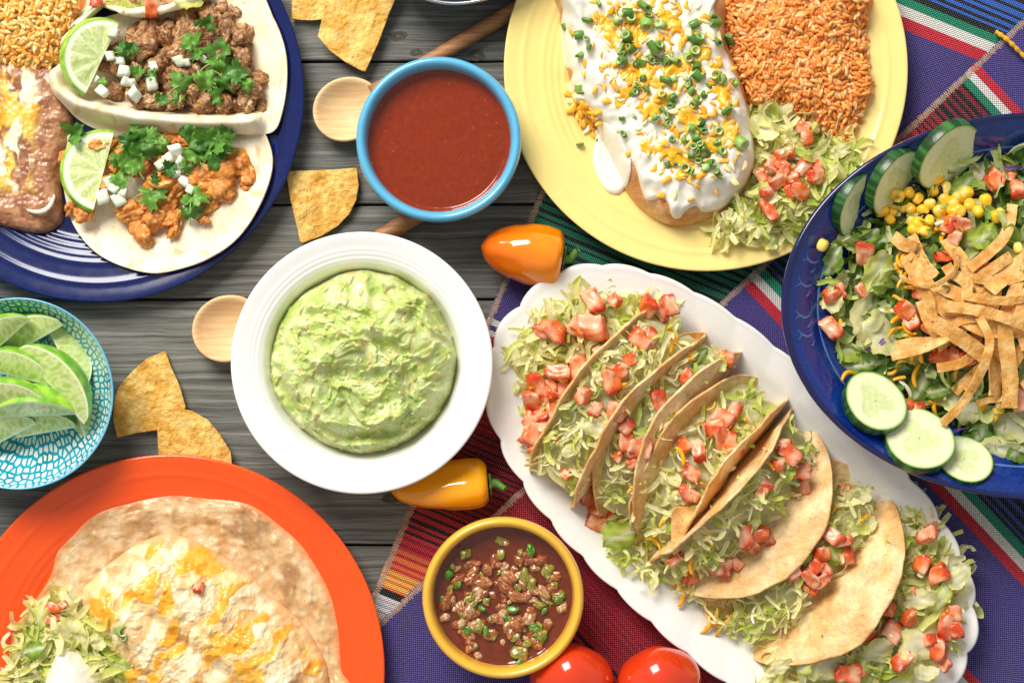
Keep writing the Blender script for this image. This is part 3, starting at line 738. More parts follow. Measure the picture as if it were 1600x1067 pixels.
def box_round(rng, n=4, bev=0.16, jit=0.06):
    """a cut cube with slightly rounded, uneven faces; unit half-size"""
    Vs = []; Fs = []; off = 0; g = np.linspace(-1, 1, n+1)
    A, B = np.meshgrid(g, g, indexing='ij')
    for ax_ in range(3):
        for s in (-1, 1):
            v = np.zeros((n+1, n+1, 3)); v[..., ax_] = s; v[..., (ax_+1) % 3] = A; v[..., (ax_+2) % 3] = B
            f = grid_faces(n+1, n+1, closed=False)
            if s < 0: f = f[:, [0, 3, 2, 1]]
            Vs.append(v.reshape(-1, 3)); Fs.append(f+off); off += (n+1)**2
    V = np.concatenate(Vs); F = np.concatenate(Fs)
    key = np.round(V, 4); u, inv = np.unique(key, axis=0, return_inverse=True); inv = inv.ravel(); V = u; F = inv[F]
    inner = np.clip(V, -1+bev, 1-bev); d = V-inner; l = np.linalg.norm(d, axis=1)[:, None]
    V = np.where(l > 1e-6, inner+d/np.maximum(l, 1e-6)*bev, V)
    k = rng.uniform(0, 50)
    sh = rng.uniform(-0.18, 0.18, 3); V = V.copy(); V[:, 0] += sh[0]*V[:, 1]; V[:, 1] += sh[1]*V[:, 2]; V[:, 0] += sh[2]*V[:, 2]
    V += jit*np.stack([noise(V[:, 0]*1.3+k, V[:, 1]*1.3, V[:, 2]*1.3), noise(V[:, 0]*1.3, V[:, 1]*1.3+k, V[:, 2]*1.3+9), noise(V[:, 0]*1.3+5, V[:, 1]*1.3, V[:, 2]*1.3+k)], -1)*2
    return V, F

def tomato_dice(rng):
    V, F = box_round(rng, 6, 0.26, 0.15)
    for _ in range(3):            # knife cuts at odd angles
        d = rng.normal(size=3); d /= np.linalg.norm(d); off = rng.uniform(0.75, 1.15); h = V@d-off; V = V-np.where(h > 0, h, 0)[:, None]*d*0.9
    V = V*np.array([rng.uniform(0.85, 1.35), rng.uniform(0.65, 1.0), rng.uniform(0.5, 0.8)])
    k = rng.uniform(0, 40)
    n = fbm(V[:, 0]*0.9+k, V[:, 1]*0.9, V[:, 2]*0.9, 2)
    flesh = mix(mix(C('#d85226'), C('#e6742c'), rng.random()), C('#f6bd98'), 0.95*ss(-0.25, 0.6, n+rng.uniform(-0.35, 0.5)))
    skin = mix(C('#c4341a'), C('#da5826'), rng.random())
    c = mix(flesh, skin, ss(0.45, 0.75, V[:, 0]/np.abs(V[:, 0]).max()))
    # a seed hollow on some pieces
    if rng.random() < 0.4:
        d = np.hypot(V[:, 1]-0.1, V[:, 0]+0.3); top = V[:, 2] > 0
        V[:, 2] -= np.where(top, 0.22*np.exp(-(d/0.45)**2), 0); c = mix(c, C('#e8803c'), 0.6*np.exp(-(d/0.4)**2)*top)
    return V, F, c*rng.uniform(0.88, 1.06)

def onion_dice(rng):
    V, F = box_round(rng, 3, 0.14, 0.07); V = V*np.array([rng.uniform(0.9, 1.3), rng.uniform(0.8, 1.0), rng.uniform(0.4, 0.7)])
    return V, F, np.tile(mix(C('#e9ecda'), C('#d8dfc4'), rng.random()), (len(V), 1))

def ribbon(rng, L, W, n=9, curv=1.0, twist=1.0, cup=0.25, palette=None, taper=0.45):
    t = np.linspace(0, 1, n+1); ds = L/n
    psi = curv*(rng.normal()*1.0*t+rng.normal()*0.5*np.sin(2*math.pi*t+rng.uniform(0, 6)))
    the = curv*(rng.normal()*0.35*np.sin(2*math.pi*t*rng.uniform(0.5, 1.2)+rng.uniform(0, 6)))
    d = np.stack([np.cos(the)*np.cos(psi), np.cos(the)*np.sin(psi), np.sin(the)], -1)
    p = np.cumsum(d, 0)*ds; p -= p.mean(0)
    side = np.stack([-np.sin(psi), np.cos(psi), np.zeros(n+1)], -1); up = np.cross(d, side)
    ro = twist*(rng.normal()*0.5+rng.normal()*0.9*t)
    s2 = np.cos(ro)[:, None]*side+np.sin(ro)[:, None]*up; nn = np.cross(d, s2)
    w = W*(taper+(1-taper)*np.sin(math.pi*np.clip(t*0.92+0.04, 0, 1))**0.5)*(1+0.22*noise(t*4+rng.uniform(0, 90), 0.3))
    cu = cup*W*(1+0.8*noise(t*5+rng.uniform(0, 90), 0.7))
    ruf = 0.12*W*noise(t*9+rng.uniform(0, 90), 1.7)
    V = np.stack([p-s2*(w/2)[:, None]+nn*(cu+ruf)[:, None], p, p+s2*(w/2)[:, None]+nn*(cu-ruf)[:, None]], 1).reshape(-1, 3)
    F = grid_faces(n+1, 3, closed=False)
    if palette is None: c = np.ones((len(V), 3))*0.7
    else:
        a, b_ = palette(rng); g = np.clip(0.5+0.6*noise(np.repeat(t, 3)*2.5+rng.uniform(0, 90), np.tile([0, .4, .8], n+1)), 0, 1)
        c = mix(a, b_, g)
    return V, F, c

def lettuce_pal(rng):
    k = rng.random()
    if k < 0.60: return C('#fbf7d0'), C('#f0ec9e')
    if k < 0.88: return C('#f2f0a4'), C('#d2dd68')
    if k < 0.97: return C('#d8e27a'), C('#a8c246')
    return C('#a6c258'), C('#6c9636')
def dark_pal(rng):
    k = rng.random()
    if k < 0.5: return C('#e6eab4'), C('#bed078')
    if k < 0.8: return C('#b4cc6c'), C('#7ea442')
    return C('#78a040'), C('#3f6c2a')

def leaf_chunk(rng, pal, ruffle=0.22, thick=False):
    """a torn piece of lettuce: wavy sheet, unit size"""
    nr, na = 9, 40; th = np.linspace(0, 2*math.pi, na, endpoint=False); k = rng.uniform(0, 80)
    asp = rng.uniform(0.5, 0.95)
    R = 1+0.30*noise(np.cos(th)*1.2+k, np.sin(th)*1.2)+0.16*noise(np.cos(th)*4+k, np.sin(th)*4)
    t = np.linspace(0, 1, nr+1)[1:]
    X = t[:, None]*R*np.cos(th); Y = t[:, None]*R*np.sin(th)*asp
    x = np.concatenate([[0], X.ravel()]); y = np.concatenate([[0], Y.ravel()]); tt = np.concatenate([[0], np.repeat(t, na)])
    z = ruffle*(noise(x*1.3+k, y*1.3, 3)*1.6*tt+noise(x*3.2, y*3.2+k, 5)*0.7*tt**2)+0.18*rng.normal()*(x*x)-0.2*np.abs(y)*rng.uniform(-0.5, 1)
    z += 0.05*np.abs(np.sin((y+0.4*x)*7))*np.exp(-((np.abs(y)-0.3)/0.3)**2)
    j = np.arange(na)
    F1 = np.stack([np.zeros(na, int), 1+j, 1+(j+1) % na, 1+(j+1) % na], -1)
    F = np.concatenate([grid_faces(nr, na)[:, [0, 3, 2, 1]]+1])
    a, b_ = pal(rng)
    rib = np.exp(-(y/0.13)**2)*(x > -0.8)
    c = mix(mix(a, b_, np.clip(tt*0.9+0.5*noise(x*3+k, y*3), 0, 1)), C('#eef2da'), 0.75*rib)
    return np.stack([x, y, z], -1), [F, np.stack([np.zeros(na, int), 1+j, 1+(j+1) % na], -1)], c

def cilantro(rng):
    """one cut cilantro leaf with three toothed lobes and a bit of stalk; unit size"""
    na = 72; nr = 6; th = np.linspace(-math.pi, math.pi, na, endpoint=False)
    r = np.zeros(na)
    for c0, l, w in [(0, 1.0, 0.80), (1.2, 0.92, 0.78), (-1.2, 0.92, 0.78), (2.3, 0.6, 0.6), (-2.3, 0.6, 0.6)]:
        d = np.abs((th-c0+math.pi) % (2*math.pi)-math.pi); r = np.maximum(r, l*np.clip(1-(d/w)**2, 0, 1)**0.5)
    r = np.maximum(r, 0.22)*(1+0.11*np.sin(th*15+rng.uniform(0, 6)))*(1+0.1*noise(th*2, rng.uniform(0, 50)))
    t = np.linspace(0, 1, nr+1)[1:]; X = t[:, None]*r*np.cos(th); Y = t[:, None]*r*np.sin(th)
    x = np.concatenate([[0], X.ravel()]); y = np.concatenate([[0], Y.ravel()])
    k = rng.uniform(0, 90); f = rng.uniform(0.3, 1.1)
    z = f*np.abs(y)**1.3*rng.choice([1, 1, -0.6])+0.34*noise(x*1.8+k, y*1.8)-rng.uniform(0, 0.4)*x*x
    V = np.stack([x, y, z], -1); j = np.arange(na)
    ve = np.exp(-(((np.arctan2(y, x)*2.4) % 1.0-0.5)/0.12)**2)
    g = rng.random(); base = mix(C('#2f641e'), C('#6ea03c'), g)
    c = mix(base*0.95, base*1.35, np.clip(0.4*ve+0.35*noise(x*3+k, y*3)+0.2, 0, 1))
    F = [grid_faces(nr, na)[:, [0, 3, 2, 1]]+1, np.stack([np.zeros(na, int), 1+j, 1+(j+1) % na], -1)]
    sp = np.array([(0, 0, 0), (-0.4, 0.02, -0.06), (-0.8, rng.uniform(-.2, .2), -0.1)])
    sv, sf = tube(catmull(sp, 4, closed=False), 0.045, 5, caps=False)
    sf[0] = sf[0]+len(V); V = np.concatenate([V, sv]); c = np.concatenate([c, np.tile(C('#8fb65a'), (len(sv), 1))]); F[0] = np.concatenate([F[0], sf[0]])
    return V, F, c

def scallion(rng):
    """a hollow slice of green onion, unit outer radius"""
    n = 18; h = rng.uniform(0.45, 1.15); ri = rng.uniform(0.55, 0.78)
    pr = [(ri, -h), (0.94, -h), (1.0, -h*0.9), (1.0, h*0.9), (0.94, h), (ri, h), (ri-0.05, 0), (ri, -h)]
    V, F, _ = lathe(pr, n); sq = rng.uniform(0.38, 1.0); V = V*np.array([1, sq, 1]); V[:, 0] += 0.15*V[:, 2]*rng.normal()
    V += 0.07*noise(V[:, 0]*1.5+rng.uniform(0, 50), V[:, 1]*1.5, V[:, 2]*1.5)[:, None]
    rr = np.hypot(V[:, 0], V[:, 1]/sq)
    g = rng.random(); out = mix(C('#265e1e'), C('#86b244'), g); inn = mix(C('#86b258'), C('#dde6b0'), g)
    return V, F, mix(inn, out, ss(ri, 0.97, rr))

def chunk(rng, c1, c2, c3, amp=0.35, nu=22, nv=30, asp=None):
    """an irregular, fibrous cooked piece; unit size"""
    V, F = sphere_grid(nu, nv); k = rng.uniform(0, 90)
    a = np.array(asp if asp is not None else [rng.uniform(1.0, 1.5), rng.uniform(0.65, 1.0), rng.uniform(0.45, 0.7)])
    n1 = noise(V[:, 0]*1.1+k, V[:, 1]*1.1, V[:, 2]*1.1); n2 = noise(V[:, 0]*2.6, V[:, 1]*2.6+k, V[:, 2]*2.6); n3 = noise(V[:, 0]*6, V[:, 1]*6, V[:, 2]*6+k)
    r = 1+amp*n1*1.3+amp*0.75*np.abs(n2)*1.2-amp*0.3+0.10*n3
    V2 = V*r[:, None]*a
    f = fbm(V[:, 0]*1.5+k, V[:, 1]*4+k, V[:, 2]*2, 3)
    c = mix(mix(c1, c2, ss(-0.5, 0.5, f)), c3, ss(0.15, 0.7, n2-0.2*n1))
    return V2, F, c

def corn_kernel(rng):
    V, F = sphere_grid(11, 16); a = np.array([1.0, 0.82, 0.85]); V = V.copy()
    V = np.sign(V)*np.abs(V)**0.8*a; V[:, :2] *= (1+0.18*V[:, 0])[:, None]; V[:, 2] -= 0.14*np.exp(-((V[:, 0]-0.4)**2+V[:, 1]**2)/0.15)*(V[:, 2] > 0)
    c = mix(C('#f5c02c'), C('#f9dd77'), ss(-0.2, 0.9, -V[:, 0]+0.3*noise(V[:, 0]*2+rng.uniform(0, 50), V[:, 1]*2)))
    return V*(1+0.08*rng.normal(size=3)), F, c*rng.uniform(0.9, 1.05)

def rice_grain():
    V, F = sphere_grid(6, 7); V = V[:, [2, 0, 1]]; V = V*np.array([1.0, 0.41, 0.39]); V[:, 1] += 0.06*(1-V[:, 0]**2)
    return V, F, np.ones((len(V), 3))
def stick(rng, L=1.0, w=0.16, h=0.12, bend=0.5):
    n = 6; t = np.linspace(-1, 1, n+1)*L; k = rng.normal()*bend; m = rng.normal()*bend*0.5
    y = k*(t*t-0.33)*0.5; z = m*(t*t-0.33)*0.5; V = []
    for i in range(n+1):
        e = 0.75 if i in (0, n) else 1.0
        for sy, sz in ((-1, -1), (1, -1), (1.05, 0.6), (0, 1.1), (-1.05, 0.6)): V.append((t[i], y[i]+sy*w*e, z[i]+sz*h*e))
    V = np.array(V); F = grid_faces(n+1, 5)
    caps = np.array([[0, 1, 2, 3], [0, 3, 4, 4]]); 
    F = np.concatenate([F, [[0, 3, 2, 1]], [[n*5, n*5+1, n*5+2, n*5+3]]])
    return V, F, np.ones((len(V), 3))

RNG = np.random.default_rng(11)
def meshes(name, fn, n, mat, scale=1.0, seed=1):
    r = np.random.default_rng(seed); out = []
    for i in range(n):
        V, F, c = fn(r); me = to_mesh(name, V*15.0, F, mat, np.broadcast_to(c, (len(V), 3))); UNIT[me.name] = 15.0; out.append(me)
    return out
PROTO = {
    'tomato': meshes('diced_tomato', tomato_dice, 20, M['dice'], 1.0, 1),
    'onion': meshes('diced_onion', onion_dice, 5, M['attr_white'], 1.0, 2),
    'cilantro': meshes('cilantro_leaf', cilantro, 14, M['herb'], 1.0, 3),
    'scallion': meshes('scallion_slice', scallion, 16, M['attr_wet'], 1.0, 4),
    'corn': meshes('corn_kernel', corn_kernel, 4, M['corn'], 1.0, 5),
    'steak': meshes('steak_piece', lambda r: chunk(r, mix(C('#643a20'), C('#86542e'), r.random()), mix(C('#b07a46'), C('#c79a68'), r.random()), C('#e6c292'), 0.36, asp=[r.uniform(0.95, 1.3), r.uniform(0.75, 1.0), r.uniform(0.6, 0.8)]), 12, M['meat'], 1.0, 6),
    'chicken': meshes('chicken_piece', lambda r: chunk(r, C('#c0641c'), C('#e69a44'), C('#f5c878'), 0.38), 10, M['meat'], 1.0, 7),
    'shred': meshes('lettuce_shred', lambda r: ribbon(r, 2.0, r.uniform(0.16, 0.42), 12, 1.0, 1.1, 0.28, lettuce_pal, 0.6), 26, M['leaf'], 1.0, 8),
    'leaf': meshes('lettuce_piece', lambda r: leaf_chunk(r, lettuce_pal), 10, M['leaf'], 1.0, 9),
    'dark_leaf': meshes('romaine_piece', lambda r: leaf_chunk(r, dark_pal, 0.34), 6, M['leaf'], 1.0, 10),
    'pale_shred': meshes('white_cheese_shred', lambda r: (lambda s: (s[0], s[1], np.tile(C('#f4ecd0'), (len(s[0]), 1))))(stick(r, 1.0, 0.14, 0.11, 0.7)), 4, M['cheese'], 1.0, 12),
    'cheddar': meshes('cheddar_shred', lambda r: (lambda s: (s[0], s[1], np.tile(C('#f5ac1c'), (len(s[0]), 1))))(stick(r, 1.0, 0.2, 0.13, 0.6)), 5, M['cheese'], 1.0, 13),
}
NAMES = {'tomato': ('diced_tomato', 'tomato'), 'onion': ('diced_onion', 'onion'), 'cilantro': ('cilantro_leaf', 'cilantro'), 'scallion': ('scallion_slice', 'green onion'), 'corn': ('corn_kernel', 'corn'),
         'steak': ('steak_piece', 'meat'), 'chicken': ('chicken_piece', 'chicken'), 'shred': ('lettuce_shred', 'lettuce'), 'leaf': ('lettuce_piece', 'lettuce'), 'dark_leaf': ('romaine_piece', 'lettuce'),
         'pale_shred': ('cheese_shred', 'cheese'), 'cheddar': ('cheddar_shred', 'cheese')}
def put(kind, px, py, z, size, label, group, rng, yaw=None, tilt=0.35, v=None, flat=False):
    med = {'tomato': 17, 'leaf': 26, 'chicken': 18, 'steak': 16, 'cilantro': 19, 'onion': 10, 'shred': 23}.get(kind)
    if med and group and 'larg' not in label and 'small' not in label:
        w = 'big ' if size >= med else 'small '; label = w+label; group = w+group
    pr = PROTO[kind]; me = pr[v if v is not None else rng.integers(len(pr))]
    y = rng.uniform(0, 2*math.pi) if yaw is None else yaw
    R = rotm(y, rng.normal()*tilt, rng.normal()*tilt)
    size = size*{'tomato': 0.67, 'cilantro': 1.12, 'onion': 0.72}.get(kind, 1.0)
    return inst(me, NAMES[kind][0], P(px, py, z), scale=size, R=R, label=label, cat=NAMES[kind][1], group=group)

# joined shreds: geometry for masses nobody could count
SHREDS = [ribbon(np.random.default_rng(100+i), 2.0, np.random.default_rng(200+i).uniform(0.14, 0.42), 12, 1.0, 1.0, 0.25, lettuce_pal, 0.6) for i in range(40)]
SHREDS_D = [ribbon(np.random.default_rng(300+i), 2.0, np.random.default_rng(400+i).uniform(0.4, 0.9), 7, 1.1, 1.4, 0.35, dark_pal) for i in range(30)]
STICKS = [stick(np.random.default_rng(500+i), 1.0, 0.17, 0.12, 0.6) for i in range(8)]
GRAIN = [rice_grain()]
def mass(name, poly, n, H, protos, size, mat, label, cat, seed, tilt=0.4, lift=4.0, tint=None, base_px=None, group=None):
    """n small pieces strewn over the photo polygon, on the height H(x, y) -> one 'stuff' object"""
    rng = np.random.default_rng(seed); p = pts_in(poly, n, rng, 3); n = len(p)
    W = np.array([P(x, y, base_px) if base_px else P(x, y, 20) for x, y in p])
    z = H(W[:, 0], W[:, 1])
    W = np.array([P(p[i, 0], p[i, 1], z[i]) for i in range(n)])
    W[:, 2] = H(W[:, 0], W[:, 1])+rng.uniform(0, lift, n)
    R = rotm(rng.uniform(0, 6.28, n), rng.normal(size=n)*tilt, rng.normal(size=n)*tilt)
    V, F, c = merge(protos, rng.integers(len(protos), size=n), W, R, rng.uniform(size[0], size[1], n), tint(rng, n, p) if tint else None)
    o = mk(name, V, F, mat, col=c); tag(o, label, cat, group, 'stuff'); return o

# ------------------------------------------------------------------ smooth red sauce
def disc(name, c, r, z, mat, label, cat, amp=0.6, men=3.0, nr=40, na=120, col=None, seed=0):
    th = np.linspace(0, 2*math.pi, na, endpoint=False); t = (1-(1-np.linspace(0, 1, nr+1)[1:])**1.5)
    X = c[0]+r*t[:, None]*np.cos(th); Y = c[1]+r*t[:, None]*np.sin(th)
    x = np.concatenate([[c[0]], X.ravel()]); y = np.concatenate([[c[1]], Y.ravel()]); tt = np.concatenate([[0], np.repeat(t, na)])
    zz = z+amp*fbm(x*0.05+seed, y*0.05, seed, 2)+men*ss(0.94, 1.0, tt)
    V = np.stack([x, y, zz], -1); j = np.arange(na)
    o = mk(name, V, [grid_faces(nr, na)[:, [0, 3, 2, 1]]+1, np.stack([np.zeros(na, int), 1+j, 1+(j+1) % na], -1)], mat, col=col(x, y, zz, tt) if col else None)
    return tag(o, label, cat)
disc('red_sauce', sbc, 0.862*sbR, 78, M['sauce'], 'smooth brick red chile sauce inside the light blue bowl', 'sauce')

# ------------------------------------------------------------------ chunky salsa
M['salsa'] = food('salsa_liquid', C('#6c2c12'), rough=0.08, sss=0.05, sr=(1, 0.4, 0.1), srs=0.003, var=0.25, vscale=150, bump=0.25, bscale=180, coat=0.3)
disc('salsa', gbc, 0.862*gbR, 86, M['salsa'], 'reddish brown salsa liquid inside the golden bowl', 'salsa', amp=1.6, men=2.0)
rng = np.random.default_rng(21)
M['salsa_bit'] = food('salsa_chunk', None, rough=0.12, sss=0.2, sr=(1, 0.6, 0.3), srs=0.003, var=0.25, bump=0.4, coat=0.5)
SALB = []
for i in range(14):
    pal = [('#8a4522', '#b87442', '#d4a474'), ('#6f6a22', '#9c943a', '#c0ba66'), ('#9a6238', '#c89a6c', '#e6d0ac'), ('#7a3418', '#a05630', '#c48a5a')][i % 4]
    V, F, c = chunk(np.random.default_rng(600+i), C(pal[0]), C(pal[1]), C(pal[2]), 0.28, 14, 18, asp=[np.random.default_rng(660+i).uniform(0.9, 1.6), 0.8, 0.65]); SALB.append(to_mesh('salsa_chunk', V*10, F, M['salsa_bit'], c)); UNIT[SALB[-1].name] = 10.0
GB = []
for i in range(4):
    V, F, c = chunk(np.random.default_rng(640+i), C('#2f6a1c'), C('#5f9a30'), C('#a8c860'), 0.3, 12, 16); GB.append(to_mesh('jalapeno_bit', V*10, F, M['salsa_bit'], c)); UNIT[GB[-1].name] = 10.0
cen = [(765, 905), (800, 895), (845, 915), (770, 945), (810, 945), (735, 975), (850, 970), (800, 985), (835, 990), (765, 985), (750, 920), (790, 920), (830, 885), (720, 945), (865, 935)]
k = 0
for i in range(185):
    cx, cy = cen[i % len(cen)]; px, py = cx+rng.normal()*20, cy+rng.normal()*19
    if i % 3 == 0: a_, r_ = rng.uniform(0, 6.28), 96*math.sqrt(rng.random()); px, py = 786+r_*math.cos(a_), 939+r_*math.sin(a_)
    if math.hypot(px-786, py-937) > 97: continue
    s = rng.uniform(4, 11)*(1.25 if rng.random() < 0.25 else 1.0)
    inst(SALB[rng.integers(14)], 'salsa_chunk', P(px, py, 85+rng.uniform(-2, 4)), scale=s, R=rotm(rng.uniform(0, 6.28), rng.normal()*.3, rng.normal()*.3), label=('larger' if s > 10 else 'small')+' cooked vegetable chunk floating in the chunky salsa', cat='vegetable', group=('larger' if s > 10 else 'small')+' chunks in the salsa')
for px, py in [(702, 898), (828, 862), (875, 935), (752, 950), (850, 955), (722, 976), (838, 982), (815, 1032), (790, 965), (800, 952), (847, 995), (768, 968), (692, 937), (842, 992), (760, 984), (836, 990), (715, 915), (730, 985)]:
    inst(GB[rng.integers(4)], 'jalapeno_bit', P(px, py, 90), scale=rng.uniform(5, 9), R=rotm(rng.uniform(0, 6.28), rng.normal()*.4, rng.normal()*.4), label='small green pepper bit floating in the chunky salsa', cat='pepper', group='green bits in the salsa')

# ------------------------------------------------------------------ guacamole
gst = Star([(565+152*math.cos(a)*(1+0.015*math.sin(5*a)), 566+147*math.sin(a)*(1+0.015*math.cos(4*a))) for a in np.linspace(0, 2*math.pi, 40, endpoint=False)], 100)
gc = gst.c
def guac_h(x, y, t):
    X, Y = x-gc[0], y-gc[1]
    wx = X+14*noise(X*0.018, Y*0.018, 1.0); wy = Y+14*noise(X*0.018+5, Y*0.018, 2.0)
    z = 80+42*(1-np.clip(t, 0, 1)**2.4)
    # the heaped upper lump with its shelf along the lower left and bottom
    d = np.hypot((wx-8)/132, (wy-14)/122)
    z = z+15*ss(1.05, 0.90, d)-5*np.exp(-((d-1.06)/0.06)**2)*ss(20, -60, Y)
    # folds left by the spoon: sweeping crests, steep on one side
    for (cx, cy, r, w, amp, a0, a1) in [(-10, -60, 85, 10, 10, 0.2, 2.9), (20, -95, 150, 12, 8, 0.5, 2.6), (60, 20, 62, 8, 9, 0.2, 3.0), (-60, 10, 60, 9, 8, -0.3, 2.6), (10, -10, 118, 8, 8, 3.5, 5.9), (-20, 60, 60, 9, 6, 0.3, 2.9), (90, 60, 45, 8, 7, 1.0, 4.0), (30, -40, 50, 7, 6, 3.2, 6.0)]:
        dx, dy = wx-cx, wy-cy; rr = np.hypot(dx, dy)-r; an = np.arctan2(dy, dx) % (2*math.pi)
        m = ss(a0, a0+0.5, an)*ss(a1, a1-0.5, an)
        z = z+1.5*amp*m*np.where(rr > 0, np.exp(-(rr/(w*0.45))**2), np.exp(-(rr/(w*2.4))**2))
    z = z+8.0*(1-np.abs(noise(wx*0.016, wy*0.022, 4.0))*2.2)+3.0*noise(wx*0.045, wy*0.05, 7.0)+1.1*noise(wx*0.12, wy*0.12, 3.0)+0.4*noise(wx*0.3, wy*0.3, 3.0)
    lump = noise(wx*0.085+9, wy*0.085, 12.0); z = z+4.5*ss(0.12, 0.42, lump)+1.6*ss(0.25, 0.5, noise(wx*0.13+3, wy*0.13, 22.0))
    e = (1-t); return np.where(t > 0.999, 60, z-26*ss(0.09, 0.0, e))
def guac_c(x, y, z, t):
    X, Y = x-gc[0], y-gc[1]
    n = fbm(X*0.04, Y*0.04, 2.0, 3); c = mix(C('#b0c266'), C('#d4dc9c'), ss(-0.45, 0.5, n))
    c = mix(c, C('#d3c47e'), 0.75*ss(0.12, 0.42, noise(X*0.085+9, Y*0.085, 12.0)))
    c = mix(c, C('#8fae4a'), 0.5*ss(0.1, 0.6, noise(X*0.02, Y*0.03, 9.0)))
    return c
tag(mound('guacamole', gst, guac_h, M['guac'], 190, 460, guac_c, power=1.15), 'mound of chunky green guacamole heaped in the white bowl', 'guacamole')

# ------------------------------------------------------------------ tortilla chips
def chip(pts, z, label, seed, lift=10, group='corn tortilla chips on the table'):
    st = Star(pts, z, smooth=False); r = np.random.default_rng(seed); a = r.uniform(0, 6.28)
    R0 = st.rad(np.linspace(0, 6.28, 60)).max()
    def hf(x, y, t):
        X, Y = x-st.c[0], y-st.c[1]; u = (X*math.cos(a)+Y*math.sin(a))/R0
        return z+lift*(u*u-0.15)+2.2*noise(X*0.05+seed, Y*0.05, 1)+1.3*noise(X*0.14+seed, Y*0.14, 2)
    def cf(x, y, zz, t):
        n = fbm(x*0.035+seed, y*0.035, seed, 3); c = mix(C('#d8a03c'), C('#eac068'), ss(-0.45, 0.45, n)); return mix(c, C('#c98328'), 0.55*ss(0.93, 1.0, t)*ss(-0.1, 0.4, noise(x*0.03, y*0.03, seed)))
    return tag(mound('tortilla_chip', st, hf, M['chip'], 26, 120, cf, power=1.2, solid=3.0), label, 'chip', group)
def arc(p, q, bulge, n=5):
    p, q = np.array(p, float), np.array(q, float); d = q-p; nn = np.array([-d[1], d[0]]); return [tuple(p+d*t+nn*bulge*4*t*(1-t)) for t in np.linspace(0, 1, n+2)[1:-1]]
c1 = [(448, 268), (508, 266), (558, 263)]+[(561, 290), (557, 313), (546, 335), (527, 354), (500, 370), (470, 381)]+[(462, 345), (452, 303)]
chip(c1, 10, 'golden tortilla chip lying between the blue plate and the sauce bowl', 1)
chip([(456, -30), (540, -40), (530, 0), (515, 30), (485, 33), (456, 31)], 9, 'golden tortilla chip tucked beneath another chip near the black pan', 2, 5)
chip([(522, -40), (622, -30), (618, 0), (605, 30), (590, 70), (570, 114), (540, 98), (515, 80), (497, 58), (508, 10)], 21, 'golden tortilla chip lying on top of another chip near the black pan', 3, 8)
chip([(177, 655), (180, 620), (186, 605), (205, 582), (230, 560), (258, 548), (268, 575), (282, 605), (291, 637), (270, 660), (246, 672), (215, 676), (183, 684)], 10, 'golden tortilla chip pointing away from the orange plate beside the lime bowl', 4, 7)
chip([(241, 638), (270, 636), (300, 642), (325, 656), (345, 680), (360, 705), (364, 735), (365, 790), (300, 790), (250, 790), (248, 715), (246, 672)], 19, 'golden tortilla chip tucked under the rim of the orange plate', 5, 4)

# ------------------------------------------------------------------ mini peppers
def pepper(label, base, tip, rmax, z, c1, c2, seed, stem_dir, lobes=3):
    b, t = P(*base, z), P(*tip, z); d = t-b; Lp = np.linalg.norm(d); ex = d/Lp; ey = np.array([-ex[1], ex[0], 0]); ez = np.array([0, 0, 1.0])
    o = empty('mini_pepper', ((b+t)/2)*[1, 1, 0], label, 'pepper', 'mini sweet peppers')
    f = np.linspace(0, 1, 48); pr = np.interp(f, [0, 0.015, 0.05, 0.12, 0.25, 0.45, 0.65, 0.82, 0.93, 0.985, 1.0], [0.02, 0.42, 0.72, 0.93, 1.0, 0.98, 0.86, 0.66, 0.44, 0.2, 0.02])
    pr = np.convolve(np.pad(pr, 1, mode='edge'), [0.25, 0.5, 0.25], 'valid')
    th = np.linspace(0, 2*math.pi, 72, endpoint=False); V = []
    for i, ff in enumerate(f):
        m = 1+0.11*np.cos(lobes*th+seed+0.5*ff)*(1-0.3*ff)+0.06*noise(np.cos(th)*1.5+seed, np.sin(th)*1.5, ff*3)
        r = rmax*pr[i]*m
        xo = Lp*ff+(10*np.exp(-(pr[i]/0.5)**2) if ff < 0.1 else 0)
        V.append(b+ex*xo+(r*np.cos(th))[:, None]*ey+(r*np.sin(th)*0.92)[:, None]*ez)
    V = np.concatenate(V); cc = mix(c1, c2, np.repeat(ss(0.2, 1.0, f), 72))
    mk('pepper_body', V, grid_faces(48, 72), M['pepper'], parent=o, col=cc)
    s = np.array(stem_dir, float); p0 = b+ex*7
    path = catmull(np.array([p0, b-ex*4, b-ex*6+np.array([s[0]*0.25, s[1]*0.25, 5]), b-ex*8+np.array([s[0]*0.6, s[1]*0.6, 10])]), 6, closed=False)
    V, F = tube(path, np.linspace(8.5, 4.5, len(path)), 9); stem = mk('stem', V, F, M['stem'], parent=o)
    # calyx: a star-edged green cap
    q = np.linspace(0, 2*math.pi, 40, endpoint=False); rr = rmax*0.40*(1+0.25*np.cos(5*q)); V = [p0+ex*0]
    for t_ in (0.5, 1.0): V += list(b+ex*(2+3*t_)+(rr*t_*np.cos(q))[:, None]*ey+(rr*t_*np.sin(q))[:, None]*ez)
    j = np.arange(40); mk('calyx', np.array(V), [np.stack([np.zeros(40, int), 1+j, 1+(j+1) % 40], -1), grid_faces(2, 40)+1], M['stem'], parent=stem, solid=2)
    return o
pepper('orange mini sweet pepper lying beside the white platter', (886, 405), (752, 385), 47, 47, C('#f58a08'), C('#ee6c08'), 1.0, (14, 26))
pepper('golden yellow mini sweet pepper half under the guacamole bowl', (771, 755), (612, 768), 39, 39, C('#f7a90c'), C('#f39a0a'), 2.2, (18, -14))

